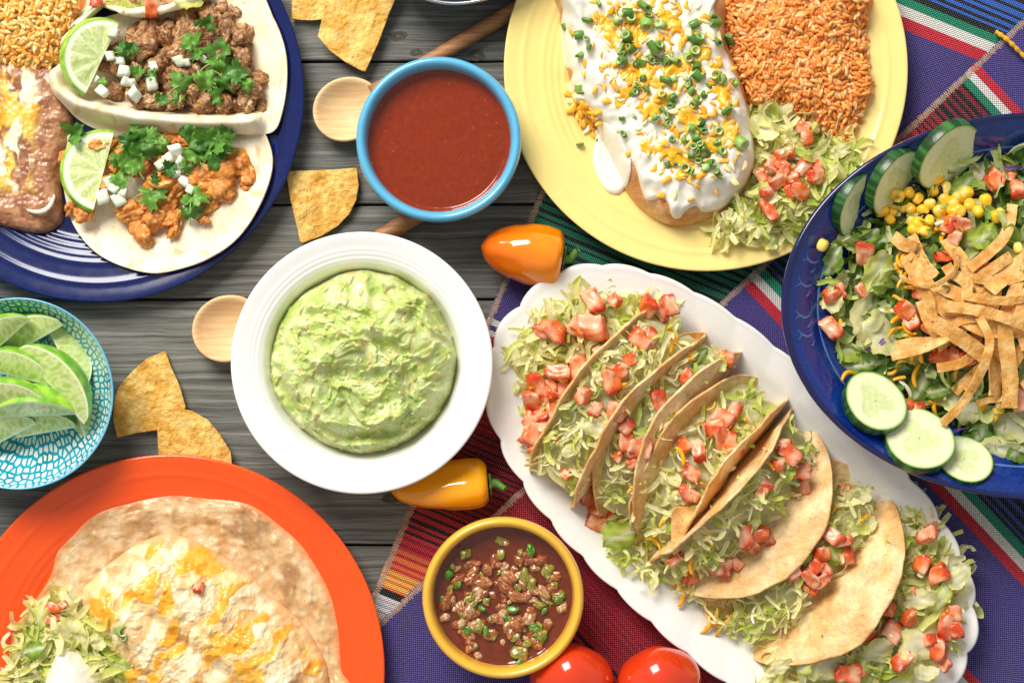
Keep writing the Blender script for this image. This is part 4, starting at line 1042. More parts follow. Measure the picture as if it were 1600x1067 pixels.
# ------------------------------------------------------------------ whole tomatoes
def tomato(px, py, r, z, seed, label):
    c = P(px, py, z); o = empty('whole_tomato', (c[0], c[1], 9), label, 'tomato', 'whole red tomatoes')
    V, F = sphere_grid(36, 64); th = np.arctan2(V[:, 1], V[:, 0]); k = np.hypot(V[:, 0], V[:, 1])
    V = V*(1+0.025*np.cos(5*th+seed)*k)[:, None]; V[:, 2] *= 0.86; V[:, 2] -= 0.16*np.exp(-(k/0.22)**2)*(V[:, 2] > 0)
    R = rotm(0.3*seed, -0.5, 0.75); V = (V*r)@R.T+c; mk('tomato_body', V, F, M['tomato'], parent=o)
    top = c+R@np.array([0, 0, 0.72*r])
    for i in range(5):
        a = i*1.257+seed; pth = np.array([[0, 0, 0], [0.12*math.cos(a), 0.12*math.sin(a), 0.03], [0.26*math.cos(a+.2), 0.26*math.sin(a+.2), 0.1], [0.36*math.cos(a+.5), 0.36*math.sin(a+.5), 0.06]])*r
        V, F = tube(catmull(pth@R.T+top, 5, closed=False), np.linspace(3.2, 0.8, 16), 6); mk('sepal', V, F, M['stem'], parent=o)
tomato(893, 1064, 64, 64, 1.0, 'shiny red tomato touching the golden salsa bowl')
tomato(1030, 1068, 64, 64, 2.3, 'shiny red tomato touching the white platter')

# ------------------------------------------------------------------ lime wedges
def wedge_mesh(seed, a=66, r=50, W=1.15):
    rg = np.random.default_rng(seed); ns, nt, nw = 70, 26, 10; s = np.linspace(-1, 1, ns)
    half = r*np.sqrt(np.clip(1-s**2, 0, 1))**0.9; tip = a*s+8*np.sign(s)*np.abs(s)**8
    Vs, Fs, Cs = [], [], []; off = 0
    for ang in (0.0, -W):
        t = np.linspace(0, 1, nt); X = np.broadcast_to(tip[:, None], (ns, nt)); D = half[:, None]*t
        bul = 1.8*np.sin(np.pi*t)[None, :]*(half/r)[:, None]
        V = np.stack([X, D*math.cos(ang)-bul*math.sin(ang), D*math.sin(ang)+bul*math.cos(ang)*(1 if ang == 0 else -1)], -1).reshape(-1, 3)
        tt = np.broadcast_to(t, (ns, nt)).ravel(); xx = X.ravel(); dd = D.ravel()
        sac = noise(dd*0.045*np.cos(xx*0.01)+xx*0.02+seed, xx*0.11-dd*0.03, seed*1.7); st = 1-np.abs(sac)*3+0.4*noise(xx*0.2, dd*0.12, seed)
        pulp = mix(C('#b4c66c'), C('#d6e09c'), ss(-0.6, 1.0, st))
        rim = np.clip((half[:, None]*(1-t)).ravel()/6.0, 0, 1); ctr = np.exp(-(dd/4.0)**2)
        c = mix(C('#eef2d2'), pulp, ss(0.35, 1.0, rim)); c = mix(c, C('#eef0d8'), 0.8*ctr); c = mix(C('#8fbf3c'), c, ss(0.0, 0.25, rim))
        f = grid_faces(ns, nt, closed=False); Vs.append(V); Fs.append((f if ang == 0 else f[:, [0, 3, 2, 1]])+off); Cs.append(c); off += len(V)
    w = np.linspace(0, -W, nw); V = np.stack([np.broadcast_to(tip[:, None], (ns, nw)), half[:, None]*np.cos(w), half[:, None]*np.sin(w)], -1).reshape(-1, 3)
    c = mix(C('#6fae2a'), C('#a6cf4c'), ss(-0.4, 0.4, noise(V[:, 0]*0.06+seed, V[:, 1]*0.06, V[:, 2]*0.06)))
    Vs.append(V); Fs.append(grid_faces(ns, nw, closed=False)[:, [0, 3, 2, 1]]+off); Cs.append(c)
    return to_mesh('lime_wedge', np.concatenate(Vs), np.concatenate(Fs)[:, [0, 3, 2, 1]], M['lime'], np.concatenate(Cs))
LW = [wedge_mesh(i+1, 58+3*(i % 3), 50-2*(i % 2), 1.45+0.1*(i % 2)) for i in range(4)]
def wedge(px, py, z, yaw, pitch, roll, sc, label, v): inst(LW[v], 'lime_wedge', P(px, py, z), R=rotm(math.radians(yaw), math.radians(pitch), math.radians(roll)), scale=sc, label=label, cat='lime', group='lime wedges in the teal bowl')
wedge(118, 640, 56, -72, 0, -35, 0.72, 'lime wedge standing on end against the bowl wall', 1)
wedge(72, 676, 50, 10, 0, 30, 0.72, 'lime wedge wedged lowest under the pile', 3)
wedge(-4, 694, 66, 28, 0, 35, 0.95, 'lime wedge lying lowest against the petal pattern', 2)
wedge(98, 560, 62, -62, 0, -20, 0.85, 'lime wedge leaning behind the largest one', 1)
wedge(44, 540, 76, 30, 0, 22, 0.95, 'lime wedge half hidden beneath the top wedge', 3)
wedge(54, 650, 88, 2, 0, 62, 1.0, 'lime wedge lying on its rind, seen edge on', 0)
wedge(20, 588, 92, -14, 0, 32, 0.95, 'lime wedge sandwiched in the middle of the pile', 1)
wedge(80, 604, 98, -50, 4, 30, 1.05, 'largest lime wedge with its cut face turned up', 2)
wedge(4, 538, 106, 42, 0, 40, 0.85, 'lime wedge at the pile end beside the blue plate', 0)
wedge(14, 636, 114, -5, 0, 34, 0.95, 'lime wedge topping the pile, pale cut face up', 3)

# ================================================================== blue plate: soft tacos, rice, beans
def polydist(x, y, path):
    """distance to a polyline (world units) and the position along it"""
    best = np.full(np.shape(x), 1e9)
    for i in range(len(path)-1):
        p, q = path[i], path[i+1]; d = q-p; l2 = (d**2).sum()+1e-9
        t = np.clip(((x-p[0])*d[0]+(y-p[1])*d[1])/l2, 0, 1)
        best = np.minimum(best, np.hypot(x-(p[0]+t*d[0]), y-(p[1]+t*d[1])))
    return best
def flour_col(seed):
    def f(x, y, z, t):
        n = fbm(x*0.02+seed, y*0.02, seed, 3); c = mix(C('#e9d8b2'), C('#f2e6cb'), ss(-0.4, 0.4, n))
        s = ss(0.42, 0.6, noise(x*0.055+seed*3, y*0.055, 2)); return mix(c, C('#cfa566'), 0.6*s)
    return f
# third taco at the very top, then the steak taco, then the chicken taco
lip0 = PP([(96, 70), (118, 44), (150, 16), (200, 20), (258, 16), (318, -14)], 55)
st0 = Star([(96, 75), (112, 45), (145, 6), (200, 26), (262, 22), (330, -15), (300, -90), (190, -110), (100, -60)], 40, center=(190, -30))
def h0(x, y, t): return blueP.z(x, y)+5+44*np.exp(-(polydist(x, y, lip0)/13)**2)+4*noise(x*0.02, y*0.02, 1)
tag(mound('soft_taco', st0, h0, M['flour'], 70, 220, flour_col(1), power=1.3, solid=5), 'soft flour taco with lettuce and tomato, behind the steak taco', 'taco')
lip1 = PP([(84, 118), (92, 140), (120, 160), (160, 172), (215, 184), (300, 190), (392, 190)], 60)
st1 = Star([(80, 130), (95, 85), (130, 35), (170, 20), (300, -10), (390, -30), (428, 30), (446, 80), (448, 130), (440, 178), (428, 204), (402, 209), (335, 205), (240, 210), (180, 208), (130, 192), (98, 160)], 45, center=(260, 110))
def h1(x, y, t):
    # a trough: flat floor, lower edge curled up and over
    g = blueP.z(x, y)+6; L_ = 46*np.exp(-(polydist(x, y, lip1)/14)**2)
    return g+L_+3.5*noise(x*0.016+3, y*0.016, 1)+3*ss(0.85, 1.0, t)
tag(mound('soft_taco', st1, h1, M['flour'], 80, 260, flour_col(2), power=1.3, solid=5), 'soft flour taco filled with chopped brown steak and diced onion', 'taco')
st2 = Star([(92, 250), (98, 212), (150, 206), (250, 203), (345, 184), (398, 192), (420, 222), (426, 262), (410, 315), (375, 370), (330, 403), (280, 421), (238, 427), (190, 416), (145, 392), (110, 350), (96, 300)], 40, center=(255, 300))
def h2(x, y, t): return blueP.z(x, y)+5+5*ss(0.8, 1.0, t)+3.5*noise(x*0.017+8, y*0.017, 5)
tag(mound('soft_taco', st2, h2, M['flour'], 70, 260, flour_col(3), power=1.3, solid=5), 'soft flour taco filled with orange grilled chicken and cilantro', 'taco')

# refried beans with melted cheese
stb = Star([(-60, 60), (0, 75), (60, 95), (88, 105), (104, 140), (110, 180), (104, 230), (92, 290), (94, 340), (70, 362), (40, 362), (0, 352), (-60, 330)], 35, center=(30, 230))
def hb(x, y, t):
    e = stb.edge(x, y); b = blueP.z(x, y)
    return b+26*np.sqrt(np.clip(1-(1-np.clip(e/30, 0, 1))**2, 0, 1))+2.2*noise(x*0.05, y*0.05, 1)+1.2*noise(x*0.15, y*0.15, 2)+(lambda q: 2.5*np.maximum(q[0], q[1])+1.0*q[1])(bstreak(x, y))
def bstreak(x, y):
    X, Y = x+5*noise(x*0.05, y*0.05, 3), y+5*noise(x*0.05+4, y*0.05, 7)
    a = P(22, 205, 40); d = np.abs((X-a[0])-0.12*(a[1]-Y)-16*np.sin((Y-a[1])*0.022)); m = ss(44, 16, d)*ss(a[1]-105, a[1]-80, Y)*ss(a[1]+105, a[1]+78, Y)
    yl = m*ss(-0.18, 0.08, noise(X*0.035+2, Y*0.016, 31)+0.4*noise(X*0.09, Y*0.05, 32)+0.1); wh = m*ss(0.02, 0.2, noise(X*0.045+5, Y*0.022, 41)+0.3*noise(X*0.1, Y*0.06, 42)); return yl, wh
def cb(x, y, z, t):
    yl, wh = bstreak(x, y); c = cb0(x, y, z, t); c = mix(c, mix(C('#efae2a'), C('#f6d06a'), ss(-0.3, 0.4, noise(x*0.05, y*0.05, 9))), 0.95*yl); return mix(c, C('#f3e8c8'), 0.95*wh)
def cb0(x, y, z, t): return mix(C('#946040'), C('#b88560'), ss(-0.4, 0.5, fbm(x*0.05, y*0.05, 3, 3)))
tag(mound('refried_beans', stb, hb, M['attr_sauce'], 130, 420, cb, skirt=lambda x, y: blueP.z(x, y)-1), 'brown refried beans with melted cheese streaks on the dark blue plate', 'beans')
Hb = lambda x, y: hb(x, y, stb.t(x, y))
def melted(name, pts, z, H, mat, label, cat, th=4.0, ew=9.0, colr=None, smooth=True, center=None, nr=36, na=150, group=None, wob=0.8):
    """a thin pool of melted cheese or sauce lying over the height H"""
    st = Star(pts, z, smooth=smooth, center=center)
    def hf(x, y, t):
        e = st.edge(x, y); return H(x, y)+th*np.sqrt(np.clip(1-(1-np.clip(e/ew, 0, 1))**2, 0, 1))+wob*noise(x*0.06, y*0.06, 4)*ss(0, 10, e)-0.6*(e < 0.4)
    o = mound(name, st, hf, mat, nr, na, colr, skirt=lambda x, y: H(x, y)-2.5, power=1.4)
    return tag(o, label, cat, group), st, hf
M['cheddar_melt'] = food('melted_cheddar', None, rough=0.28, sss=0.3, sr=(1, 0.6, 0.15), srs=0.004, var=0.1, vscale=150, bump=0.2, bscale=200)
def ch_yel(x, y, z, t): return mix(C('#f3b523'), C('#f8d571'), ss(0.0, 0.6, fbm(x*0.04, y*0.06, 6, 2)))
def ch_wht(x, y, z, t): return mix(C('#f2ead0'), C('#f6e2a0'), ss(0.1, 0.6, fbm(x*0.05, y*0.05, 8, 2)))
rng = np.random.default_rng(31)
put('pale_shred', 68, 325, 45, 24, 'single white cheese shred lying on the brown beans', 'cheese shred on beans', rng, yaw=0.5, tilt=0.1)

# rice on the blue plate
def rice_mass(poly, n, H, cols, seed, name_lab, size=(7.5, 9.8)):
    tint = lambda r, m, p: (np.array([cols[i] for i in r.integers(len(cols), size=m)])*r.uniform(0.85, 1.1, (m, 1)))[:, None, :]
    return mass('rice', poly, n, H, GRAIN, size, M['rice'], name_lab, 'rice', seed, tilt=0.32, lift=7, tint=tint)
polyr = [(-40, -60), (60, -60), (125, -30), (118, 20), (100, 60), (92, 100), (60, 112), (20, 108), (-40, 95)]
strr = Star([(-70, -80), (60, -80), (135, -40), (122, 25), (102, 70), (80, 108), (20, 116), (-60, 100)], 35)
def hr(x, y, t): return blueP.z(x, y)+40*(1-np.clip(t, 0, 1)**3)**0.8+4*noise(x*0.05, y*0.05, 1)
tag(mound('rice_base', strr, hr, M['rice'], 40, 120, lambda x, y, z, t: np.tile(C('#ee9f44'), (len(x), 1))), 'packed orange rice beneath the loose grains on the blue plate', 'rice', kind='stuff')
rice_mass(polyr, 1000, lambda x, y: hr(x, y, strr.t(x, y)), [C('#f9b452'), C('#f7c26c'), C('#f4a442'), C('#fad894')], 41, 'loose golden orange rice grains heaped on the blue plate')

# steak taco filling
def pile(kind, poly, n, zf, size, label, group, seed, tilt=0.4, rows=None):
    r = np.random.default_rng(seed); pts = pts_in(poly, n, r, 5)
    for i, (x, y) in enumerate(pts):
        z = zf(x, y, r, i, len(pts)); put(kind, x, y, z, r.uniform(*size), label, group, r, tilt=tilt)
steak_poly = [(160, 85), (185, 60), (240, 45), (300, 25), (340, 12), (375, 30), (395, 55), (392, 100), (400, 135), (418, 170), (390, 182), (330, 176), (250, 172), (190, 155), (160, 130)]
pile('steak', steak_poly, 48, lambda x, y, r, i, n: 33+r.uniform(-3, 3), (14, 21), 'piece of chopped brown steak under others in the soft taco', 'steak pieces in the lower layer of the taco', 51)
pile('steak', [(180, 90), (240, 60), (310, 45), (370, 55), (380, 100), (390, 140), (395, 165), (330, 165), (240, 160), (185, 140)], 34, lambda x, y, r, i, n: 48+r.uniform(-3, 7), (12, 20), 'piece of chopped brown steak on top in the soft taco', 'steak pieces on top of the taco', 52)
rng = np.random.default_rng(53)
for x, y, s in [(281, 96, 13), (292, 98, 8), (240, 104, 10), (237, 132, 12), (148, 122, 9), (160, 143, 11), (211, 148, 12), (194, 112, 12), (178, 52, 11), (205, 130, 11), (172, 88, 11), (196, 128, 9), (188, 95, 8), (318, 92, 8)]:
    put('onion', x, y, 64+rng.uniform(-3, 4), s, 'white diced onion piece strewn over the brown steak', 'diced onion on the steak taco', rng, tilt=0.3)
for x, y, s, yaw in [(322, 38, 17, 1), (300, 70, 18, 2.2), (305, 88, 14, 0.6), (335, 100, 26, 0.3), (350, 125, 24, -0.8), (325, 130, 22, 2.5), (345, 85, 22, 1.5), (190, 82, 17, 0.2), (205, 78, 12, 1.1), (280, 135, 22, 0.6), (252, 158, 13, 1.0), (215, 115, 12, 1.4), (275, 155, 13, 0.1), (382, 132, 14, 0.4), (240, 118, 12, 2), (365, 115, 20, 0), (158, 130, 9, 0), (340, 145, 20, -1.2)]:
    put('cilantro', x, y, 68+rng.uniform(-3, 4), s, 'green cilantro leaf lying on the brown steak', 'cilantro on the steak taco', rng, yaw=yaw, tilt=0.3)
inst(PROTO['steak'][2], 'steak_crumb', P(368, 17, 32), scale=9, R=rotm(-0.8, 0, 0), label='dark steak crumb lying alone on the pale tortilla', cat='meat')
# chicken taco filling
for x, y, s, yaw in [(130, 335, 15, 0.2), (112, 325, 12, 1), (205, 330, 22, 0.3), (222, 350, 18, 1.2), (238, 345, 20, 0.5), (225, 370, 15, -1.3), (262, 340, 18, 0.2), (255, 318, 22, 0.5), (275, 350, 16, 1.2), (330, 282, 26, 0.3), (310, 268, 22, 0.8), (345, 290, 22, -1.2), (330, 310, 20, 1.3), (320, 300, 20, 0), (375, 255, 22, -1.0), (385, 275, 20, -1.2), (388, 290, 12, -1.3), (260, 285, 22, 0.3), (275, 300, 20, 0.6), (240, 292, 18, 1), (250, 240, 14, 1.5), (258, 215, 13, 0), (180, 255, 16, 0.8), (165, 285, 15, 0.5), (160, 225, 16, 0.3), (185, 232, 15, 0), (300, 255, 15, 1), (102, 250, 12, 1.4), (285, 220, 16, 0), (220, 260, 18, 0), (240, 312, 15, 1), (318, 345, 8, 0)]:
    z = 30+rng.uniform(0, 14)
    put('chicken', x, y, z, s, 'piece of orange grilled chicken in the soft taco', 'chicken pieces in the taco', rng, yaw=yaw, tilt=0.25)
for x, y, s in [(262, 248, 12), (275, 235, 12), (250, 258, 10), (282, 252, 9), (288, 283, 10), (297, 296, 9), (276, 272, 8), (185, 312, 14), (172, 285, 11), (160, 308, 13), (192, 300, 10), (178, 295, 10)]:
    put('onion', x, y, 50+rng.uniform(-4, 4), s, 'white diced onion piece on the orange chicken taco', 'diced onion on the chicken taco', rng, tilt=0.3)
for x, y, s, yaw in [(205, 215, 24, 0.2), (225, 235, 24, 1.0), (200, 240, 22, -0.6), (215, 262, 22, 2.0), (178, 248, 14, 0), (192, 280, 18, 3.0), (230, 215, 18, 0.7), (300, 230, 26, 0.2), (325, 225, 26, 0.9), (345, 225, 22, -0.6), (310, 245, 24, 2.0), (330, 245, 22, -1.0), (295, 215, 20, 1.5), (350, 215, 18, 0.4), (230, 303, 26, 0.1), (300, 310, 24, 1.4), (296, 335, 20, 1.7), (112, 208, 20, 0.5), (125, 212, 16, 2.5), (262, 265, 14, 0.5), (288, 262, 14, 0.2), (240, 280, 10, 0), (205, 225, 18, 2.6), (318, 212, 20, 2.9), (248, 225, 14, 0.1)]:
    put('cilantro', x, y, 56+rng.uniform(-4, 4), s, 'green cilantro leaf lying on the orange chicken', 'cilantro on the chicken taco', rng, yaw=yaw, tilt=0.3)
# top taco filling
stt0 = [(150, 5), (200, 10), (255, 8), (300, -20), (290, -60), (160, -60)]
mass('shredded_lettuce', stt0, 70, lambda x, y: np.full(np.shape(x), 44.0), SHREDS, (14, 24), M['leaf'], 'shredded lettuce in the soft taco behind the steak one', 'lettuce', 61, lift=10)
for x, y, s in [(235, 12, 22), (262, -4, 18), (150, 4, 16), (205, -8, 15)]: put('tomato', x, y, 56, s, 'diced tomato piece in the soft taco with lettuce', 'tomato in the soft taco behind the steak one', rng)
for x, y, s in [(290, 2, 26), (205, 4, 18), (225, -10, 26)]: put('leaf', x, y, 58, s, 'lettuce leaf piece in the soft taco behind the steak one', 'lettuce in the soft taco behind the steak one', rng)

# lime slices on the tacos
def lime_half(seed, r, thick, full=math.pi):
    na, nr = 60, 16; th = np.linspace(0, full, na); t = np.linspace(0, 1, nr)
    X = r*t[:, None]*np.cos(th); Y = r*t[:, None]*np.sin(th)
    d = r*t[:, None]+0*th
    seg = full/max(1, round(full/0.63)); mem = np.abs(((th/seg) % 1.0)-0.5)*2   # 1 at membranes
    pul = fbm(np.cos(th)*3*t[:, None]*6+seed, np.sin(th)*3*t[:, None]*6, seed, 2)
    c = mix(C('#bccd78'), C('#e2ebb4'), ss(-0.5, 0.6, pul+0.5*noise(th*14+seed, t[:, None]*2.0)))
    c = mix(c, C('#f0f3da'), 0.85*ss(0.86, 1.0, mem)[None, :]*ss(0.05, 0.3, t)[:, None])
    c = mix(c, C('#f2f5de'), ss(0.80, 0.87, t)[:, None]*np.ones(na)); c = mix(c, C('#86bb34'), ss(0.93, 0.965, t)[:, None]*np.ones(na)); c = mix(c, C('#f0f2dc'), np.exp(-(t/0.07)**2)[:, None]*np.ones(na))
    Z = 0.8*np.sin(th*10)[None, :]*ss(0.1, 0.5, t)[:, None]*ss(0.85, 0.7, t)[:, None]
    V = np.stack([X, Y, Z+0*X], -1).reshape(-1, 3); F = grid_faces(nr, na, closed=False)[:, [0, 3, 2, 1]]; Cc = c.reshape(-1, 3)
    V2 = V.copy(); V2[:, 2] = -thick; off = len(V)
    w = np.linspace(0, 1, 7); bul = r*0.06*np.sin(math.pi*w)
    V3 = np.stack([(r+bul)[:, None]*np.cos(th), (r+bul)[:, None]*np.sin(th), -thick*w[:, None]+0*th], -1).reshape(-1, 3)
    c3 = mix(C('#77b02c'), C('#a9d24e'), ss(-0.4, 0.4, noise(V3[:, 0]*0.08+seed, V3[:, 1]*0.08, V3[:, 2]*0.08)))
    Fa = [F, F[:, [0, 3, 2, 1]]+off, grid_faces(7, na, closed=False)[:, [0, 3, 2, 1]]+2*off]
    Vs = np.concatenate([V, V2, V3]); Cs = np.concatenate([Cc, Cc, c3])
    # cut side
    n0 = len(Vs); fl = np.stack([np.concatenate([np.linspace(-r, r, 20)]*2), np.zeros(40), np.repeat([0, -thick], 20)], -1)
    if full < 3.2:
        Vs = np.concatenate([Vs, fl]); Cs = np.concatenate([Cs, np.tile(C('#d6e0a0'), (40, 1))]); Fa.append(grid_faces(2, 20, closed=False)+n0)
    return to_mesh('lime_slice', Vs, np.concatenate(Fa), M['lime'], Cs)
L1 = lime_half(3, 60, 26); L2 = lime_half(5, 62, 16)
inst(L1, 'lime_slice', P(160, 92, 66), R=rotm(math.radians(66), math.radians(6), math.radians(26)), scale=(1.0, 0.97, 1.0), label='thick half slice of lime resting on the steak taco', cat='lime')
inst(L2, 'lime_slice', P(162, 268, 50), R=rotm(math.radians(76), math.radians(4), math.radians(12)), scale=1.0, label='half slice of lime resting on the chicken taco', cat='lime')

# ================================================================== yellow plate: smothered burrito, rice, salad
stB = Star([(878, -40), (876, 20), (885, 90), (900, 150), (935, 200), (962, 255), (985, 305), (1020, 338), (1055, 352), (1095, 346), (1140, 322), (1172, 285), (1185, 235), (1170, 150), (1140, 60), (1115, -40)], 55, center=(1020, 140))
def hB(x, y, t):
    e = stB.edge(x, y); g = yelP.z(x, y)
    r = np.sqrt(np.clip(1-(1-np.clip(e/62, 0, 1))**2, 0, 1))
    X, Y = x-stB.c[0], y-stB.c[1]; ln = (X*0.87-Y*-0.49)
    return g+64*r-9*np.exp(-((X*0.89+Y*0.45+5)/12)**2)*r+6*noise(x*0.03, y*0.03, 2)*r+4*(1-2.5*np.abs(noise(x*0.03+5, y*0.02, 6)))*r+1.5*noise(x*0.09, y*0.09, 2)*r
def cB(x, y, z, t): return mix(C('#c98a52'), C('#e0b07a'), ss(-0.4, 0.5, fbm(x*0.03, y*0.03, 5, 3)))
tag(mound('burrito', stB, hB, M['shell'], 80, 260, cB, skirt=lambda x, y: yelP.z(x, y)-1, power=1.5), 'golden fried burrito under white sauce on the yellow plate', 'burrito')
HB = lambda x, y: np.maximum(np.where(stB.t(x, y) < 1, hB(x, y, stB.t(x, y)), 0), yelP.z(x, y))
crema_pts = [(895, -30), (880, 15), (878, 45), (884, 90), (896, 108), (890, 130), (908, 158), (935, 182), (955, 205), (972, 225), (984, 245), (994, 266), (1002, 292), (1012, 312), (1035, 310), (1044, 318), (1050, 336), (1062, 341), (1074, 328), (1088, 322), (1100, 330), (1118, 328), (1134, 322), (1150, 308), (1172, 280), (1184, 250), (1180, 210), (1172, 165), (1160, 130), (1150, 100), (1128, 60), (1115, 15), (1108, -30)]
_, stC, hC = melted('white_sauce', crema_pts, 85, HB, M['crema'], 'creamy white sauce poured over the burrito on the yellow plate', 'sauce', 8, 11, None, center=(1040, 150), nr=90, na=420, wob=3.2)
melted('white_sauce', [(938, 190), (962, 205), (978, 232), (984, 262), (980, 290), (966, 303), (948, 298), (934, 275), (927, 250), (930, 222)], 45, HB, M['crema'], 'small puddle of white sauce run off the burrito onto the yellow plate', 'sauce', 9, 11, None, nr=40, na=160, wob=1.0)
HC = lambda x, y: np.where(stC.t(x, y) < 1, hC(x, y, stC.t(x, y)), HB(x, y))
# melted shredded cheese: many small pieces
def curd(r):
    """a half-melted shred of cheese: flattened, rounded, bent"""
    V, F = sphere_grid(8, 12); V = V[:, [2, 0, 1]]*np.array([1.0, r.uniform(0.32, 0.55), 0.24]); V[:, 1] += r.normal()*0.35*(V[:, 0]**2-0.3); V *= (1+0.22*noise(V[:, 0]*2+r.uniform(0, 60), V[:, 1]*2, 1))[:, None]
    return V, F, np.ones((len(V), 3))
CURDS = [curd(np.random.default_rng(700+i)) for i in range(10)]
rngq = np.random.default_rng(702)
for i, (x, y, l, w, a) in enumerate([(985, 60, 34, 16, -0.6), (955, 55, 26, 14, 1.2), (1045, 35, 26, 15, 0.5), (1000, 120, 34, 14, 0.3), (975, 150, 20, 10, -0.8), (1060, 105, 28, 12, -0.5), (1025, 165, 32, 13, -0.7), (1075, 185, 26, 12, 0.4), (1095, 75, 24, 13, 1.0), (1130, 150, 24, 11, 1.2), (1105, 230, 26, 13, -0.3), (1060, 245, 26, 11, 0.3), (1020, 230, 24, 10, 0.1), (1140, 205, 22, 10, 1.1), (1000, 20, 22, 12, 0.2), (1070, 270, 20, 9, -0.6)]):
    pts = []
    for q in np.linspace(0, 2*math.pi, 16, endpoint=False):
        rr = 1+0.45*noise(math.cos(q)*1.5+i*3.1, math.sin(q)*1.5, 6.0); u, v = l*rr*math.cos(q), w*rr*math.sin(q); pts.append((x+u*math.cos(a)-v*math.sin(a), y+u*math.sin(a)+v*math.cos(a)))
    melted('melted_cheese', pts, 90, HC, M['cheddar_melt'], 'melted yellow cheddar patch on the white sauced burrito', 'cheese', 2.2, 9, ch_yel, nr=20, na=80, group='melted cheddar patches on the burrito', wob=1.5)
ch_cols = [C('#f5a91e'), C('#f7b634'), C('#f6c255'), C('#f7e2a4'), C('#f6edcc')]
ctint = lambda r, m, p: (np.array([ch_cols[i] for i in r.choice(5, size=m, p=[.34, .26, .14, .13, .13])])*r.uniform(0.92, 1.05, (m, 1)))[:, None, :]
for nm, poly, n, sd in [('left', [(925, 20), (990, -20), (1080, -20), (1075, 40), (1040, 110), (1010, 170), (975, 170), (940, 110)], 150, 71), ('right', [(1000, 110), (1060, 60), (1100, 20), (1110, 60), (1150, 140), (1160, 250), (1100, 290), (1040, 280), (1000, 220)], 150, 72), ('all', [(890, 30), (950, -20), (1100, -20), (1150, 110), (1165, 270), (1100, 320), (1040, 320), (985, 240), (910, 150)], 90, 73)]:
    lab = {'left': 'shredded yellow and white cheese over the upper white sauce', 'right': 'shredded yellow and white cheese over the lower white sauce', 'all': 'scattered cheese shreds across the white sauce'}[nm]
    mass('shredded_cheese', poly, n, HC, CURDS, (5, 11), M['cheese'], lab, 'cheese', sd, tilt=0.12, lift=1.6, tint=ctint, base_px=85)
mass('shredded_cheese', [(890, 140), (905, 150), (940, 185), (935, 215), (905, 195), (888, 165)], 40, HC, CURDS, (7, 12), M['cheese'], 'cheese shreds spilling off the burrito onto the yellow plate', 'cheese', 74, tilt=0.25, lift=8, tint=ctint, base_px=60)
# green onion slices
rng = np.random.default_rng(75)
so = [(1010, 38, 14), (1007, 10, 12), (918, 32, 9), (882, 42, 9), (905, 55, 9), (916, 60, 8), (906, 86, 9), (920, 74, 8), (935, 5, 8), (965, 30, 9), (980, 20, 10), (985, 28, 10), (1013, 24, 9), (1032, 38, 9), (980, 58, 12), (970, 78, 10), (975, 85, 10), (985, 76, 9), (972, 95, 9), (1020, 75, 14), (1028, 72, 10), (1003, 98, 9), (1018, 92, 10), (1025, 95, 9), (1040, 98, 12), (1055, 95, 11), (993, 103, 8), (1085, 38, 9), (1082, 60, 12), (1092, 62, 11), (1085, 80, 10), (1075, 90, 9), (1088, 105, 11), (1090, 118, 10), (1095, 118, 8), (1118, 118, 11), (1128, 124, 10), (1040, 126, 10), (1052, 122, 8), (1076, 130, 10), (1080, 142, 9), (1005, 124, 9), (996, 135, 9), (990, 145, 8), (1010, 140, 8), (1035, 148, 8), (1052, 152, 10), (1048, 163, 9), (1035, 172, 11), (1025, 182, 10), (1020, 186, 8), (1042, 180, 10), (1043, 193, 9), (1090, 155, 8), (1100, 148, 8), (1085, 162, 8), (1108, 135, 7), (1137, 172, 11), (1115, 27, 12), (1117, 35, 11), (1122, 66, 10), (1140, 62, 10), (905, 138, 10), (908, 145, 9), (972, 186, 8), (974, 210, 8), (991, 182, 6), (1080, 200, 9), (1095, 192, 10), (1097, 203, 9), (1122, 204, 9), (1050, 218, 7), (1070, 218, 8), (1085, 228, 9), (1090, 235, 9), (1098, 232, 9), (1080, 245, 9), (1092, 250, 9), (1105, 240, 8), (1120, 222, 9), (1128, 235, 9), (1158, 224, 13), (1070, 262, 10), (1078, 268, 9), (1102, 262, 9), (1110, 255, 8), (1120, 268, 9), (1126, 275, 8), (906, 226, 8), (1044, 258, 7), (1054, 257, 7), (1150, 130, 7), (934, 220, 7), (1088, 215, 8), (1095, 225, 8)]
for i, (x, y, s) in enumerate(so):
    w = P(x, y, 88); z = float(HC(w[0], w[1])); R = rotm(rng.uniform(0, 6.28), rng.uniform(-1.5, 1.5), rng.normal()*0.5)
    inst(PROTO['scallion'][rng.integers(16)], 'scallion_slice', P(x, y, z+s*0.45), scale=s*0.74, R=R, label=('thick' if s >= 11 else ('middling' if s >= 9 else 'tiny'))+' green onion slice sprinkled over the white sauced burrito', cat='green onion', group=('thick' if s >= 11 else ('middling' if s >= 9 else 'tiny'))+' green onion slices on the burrito')
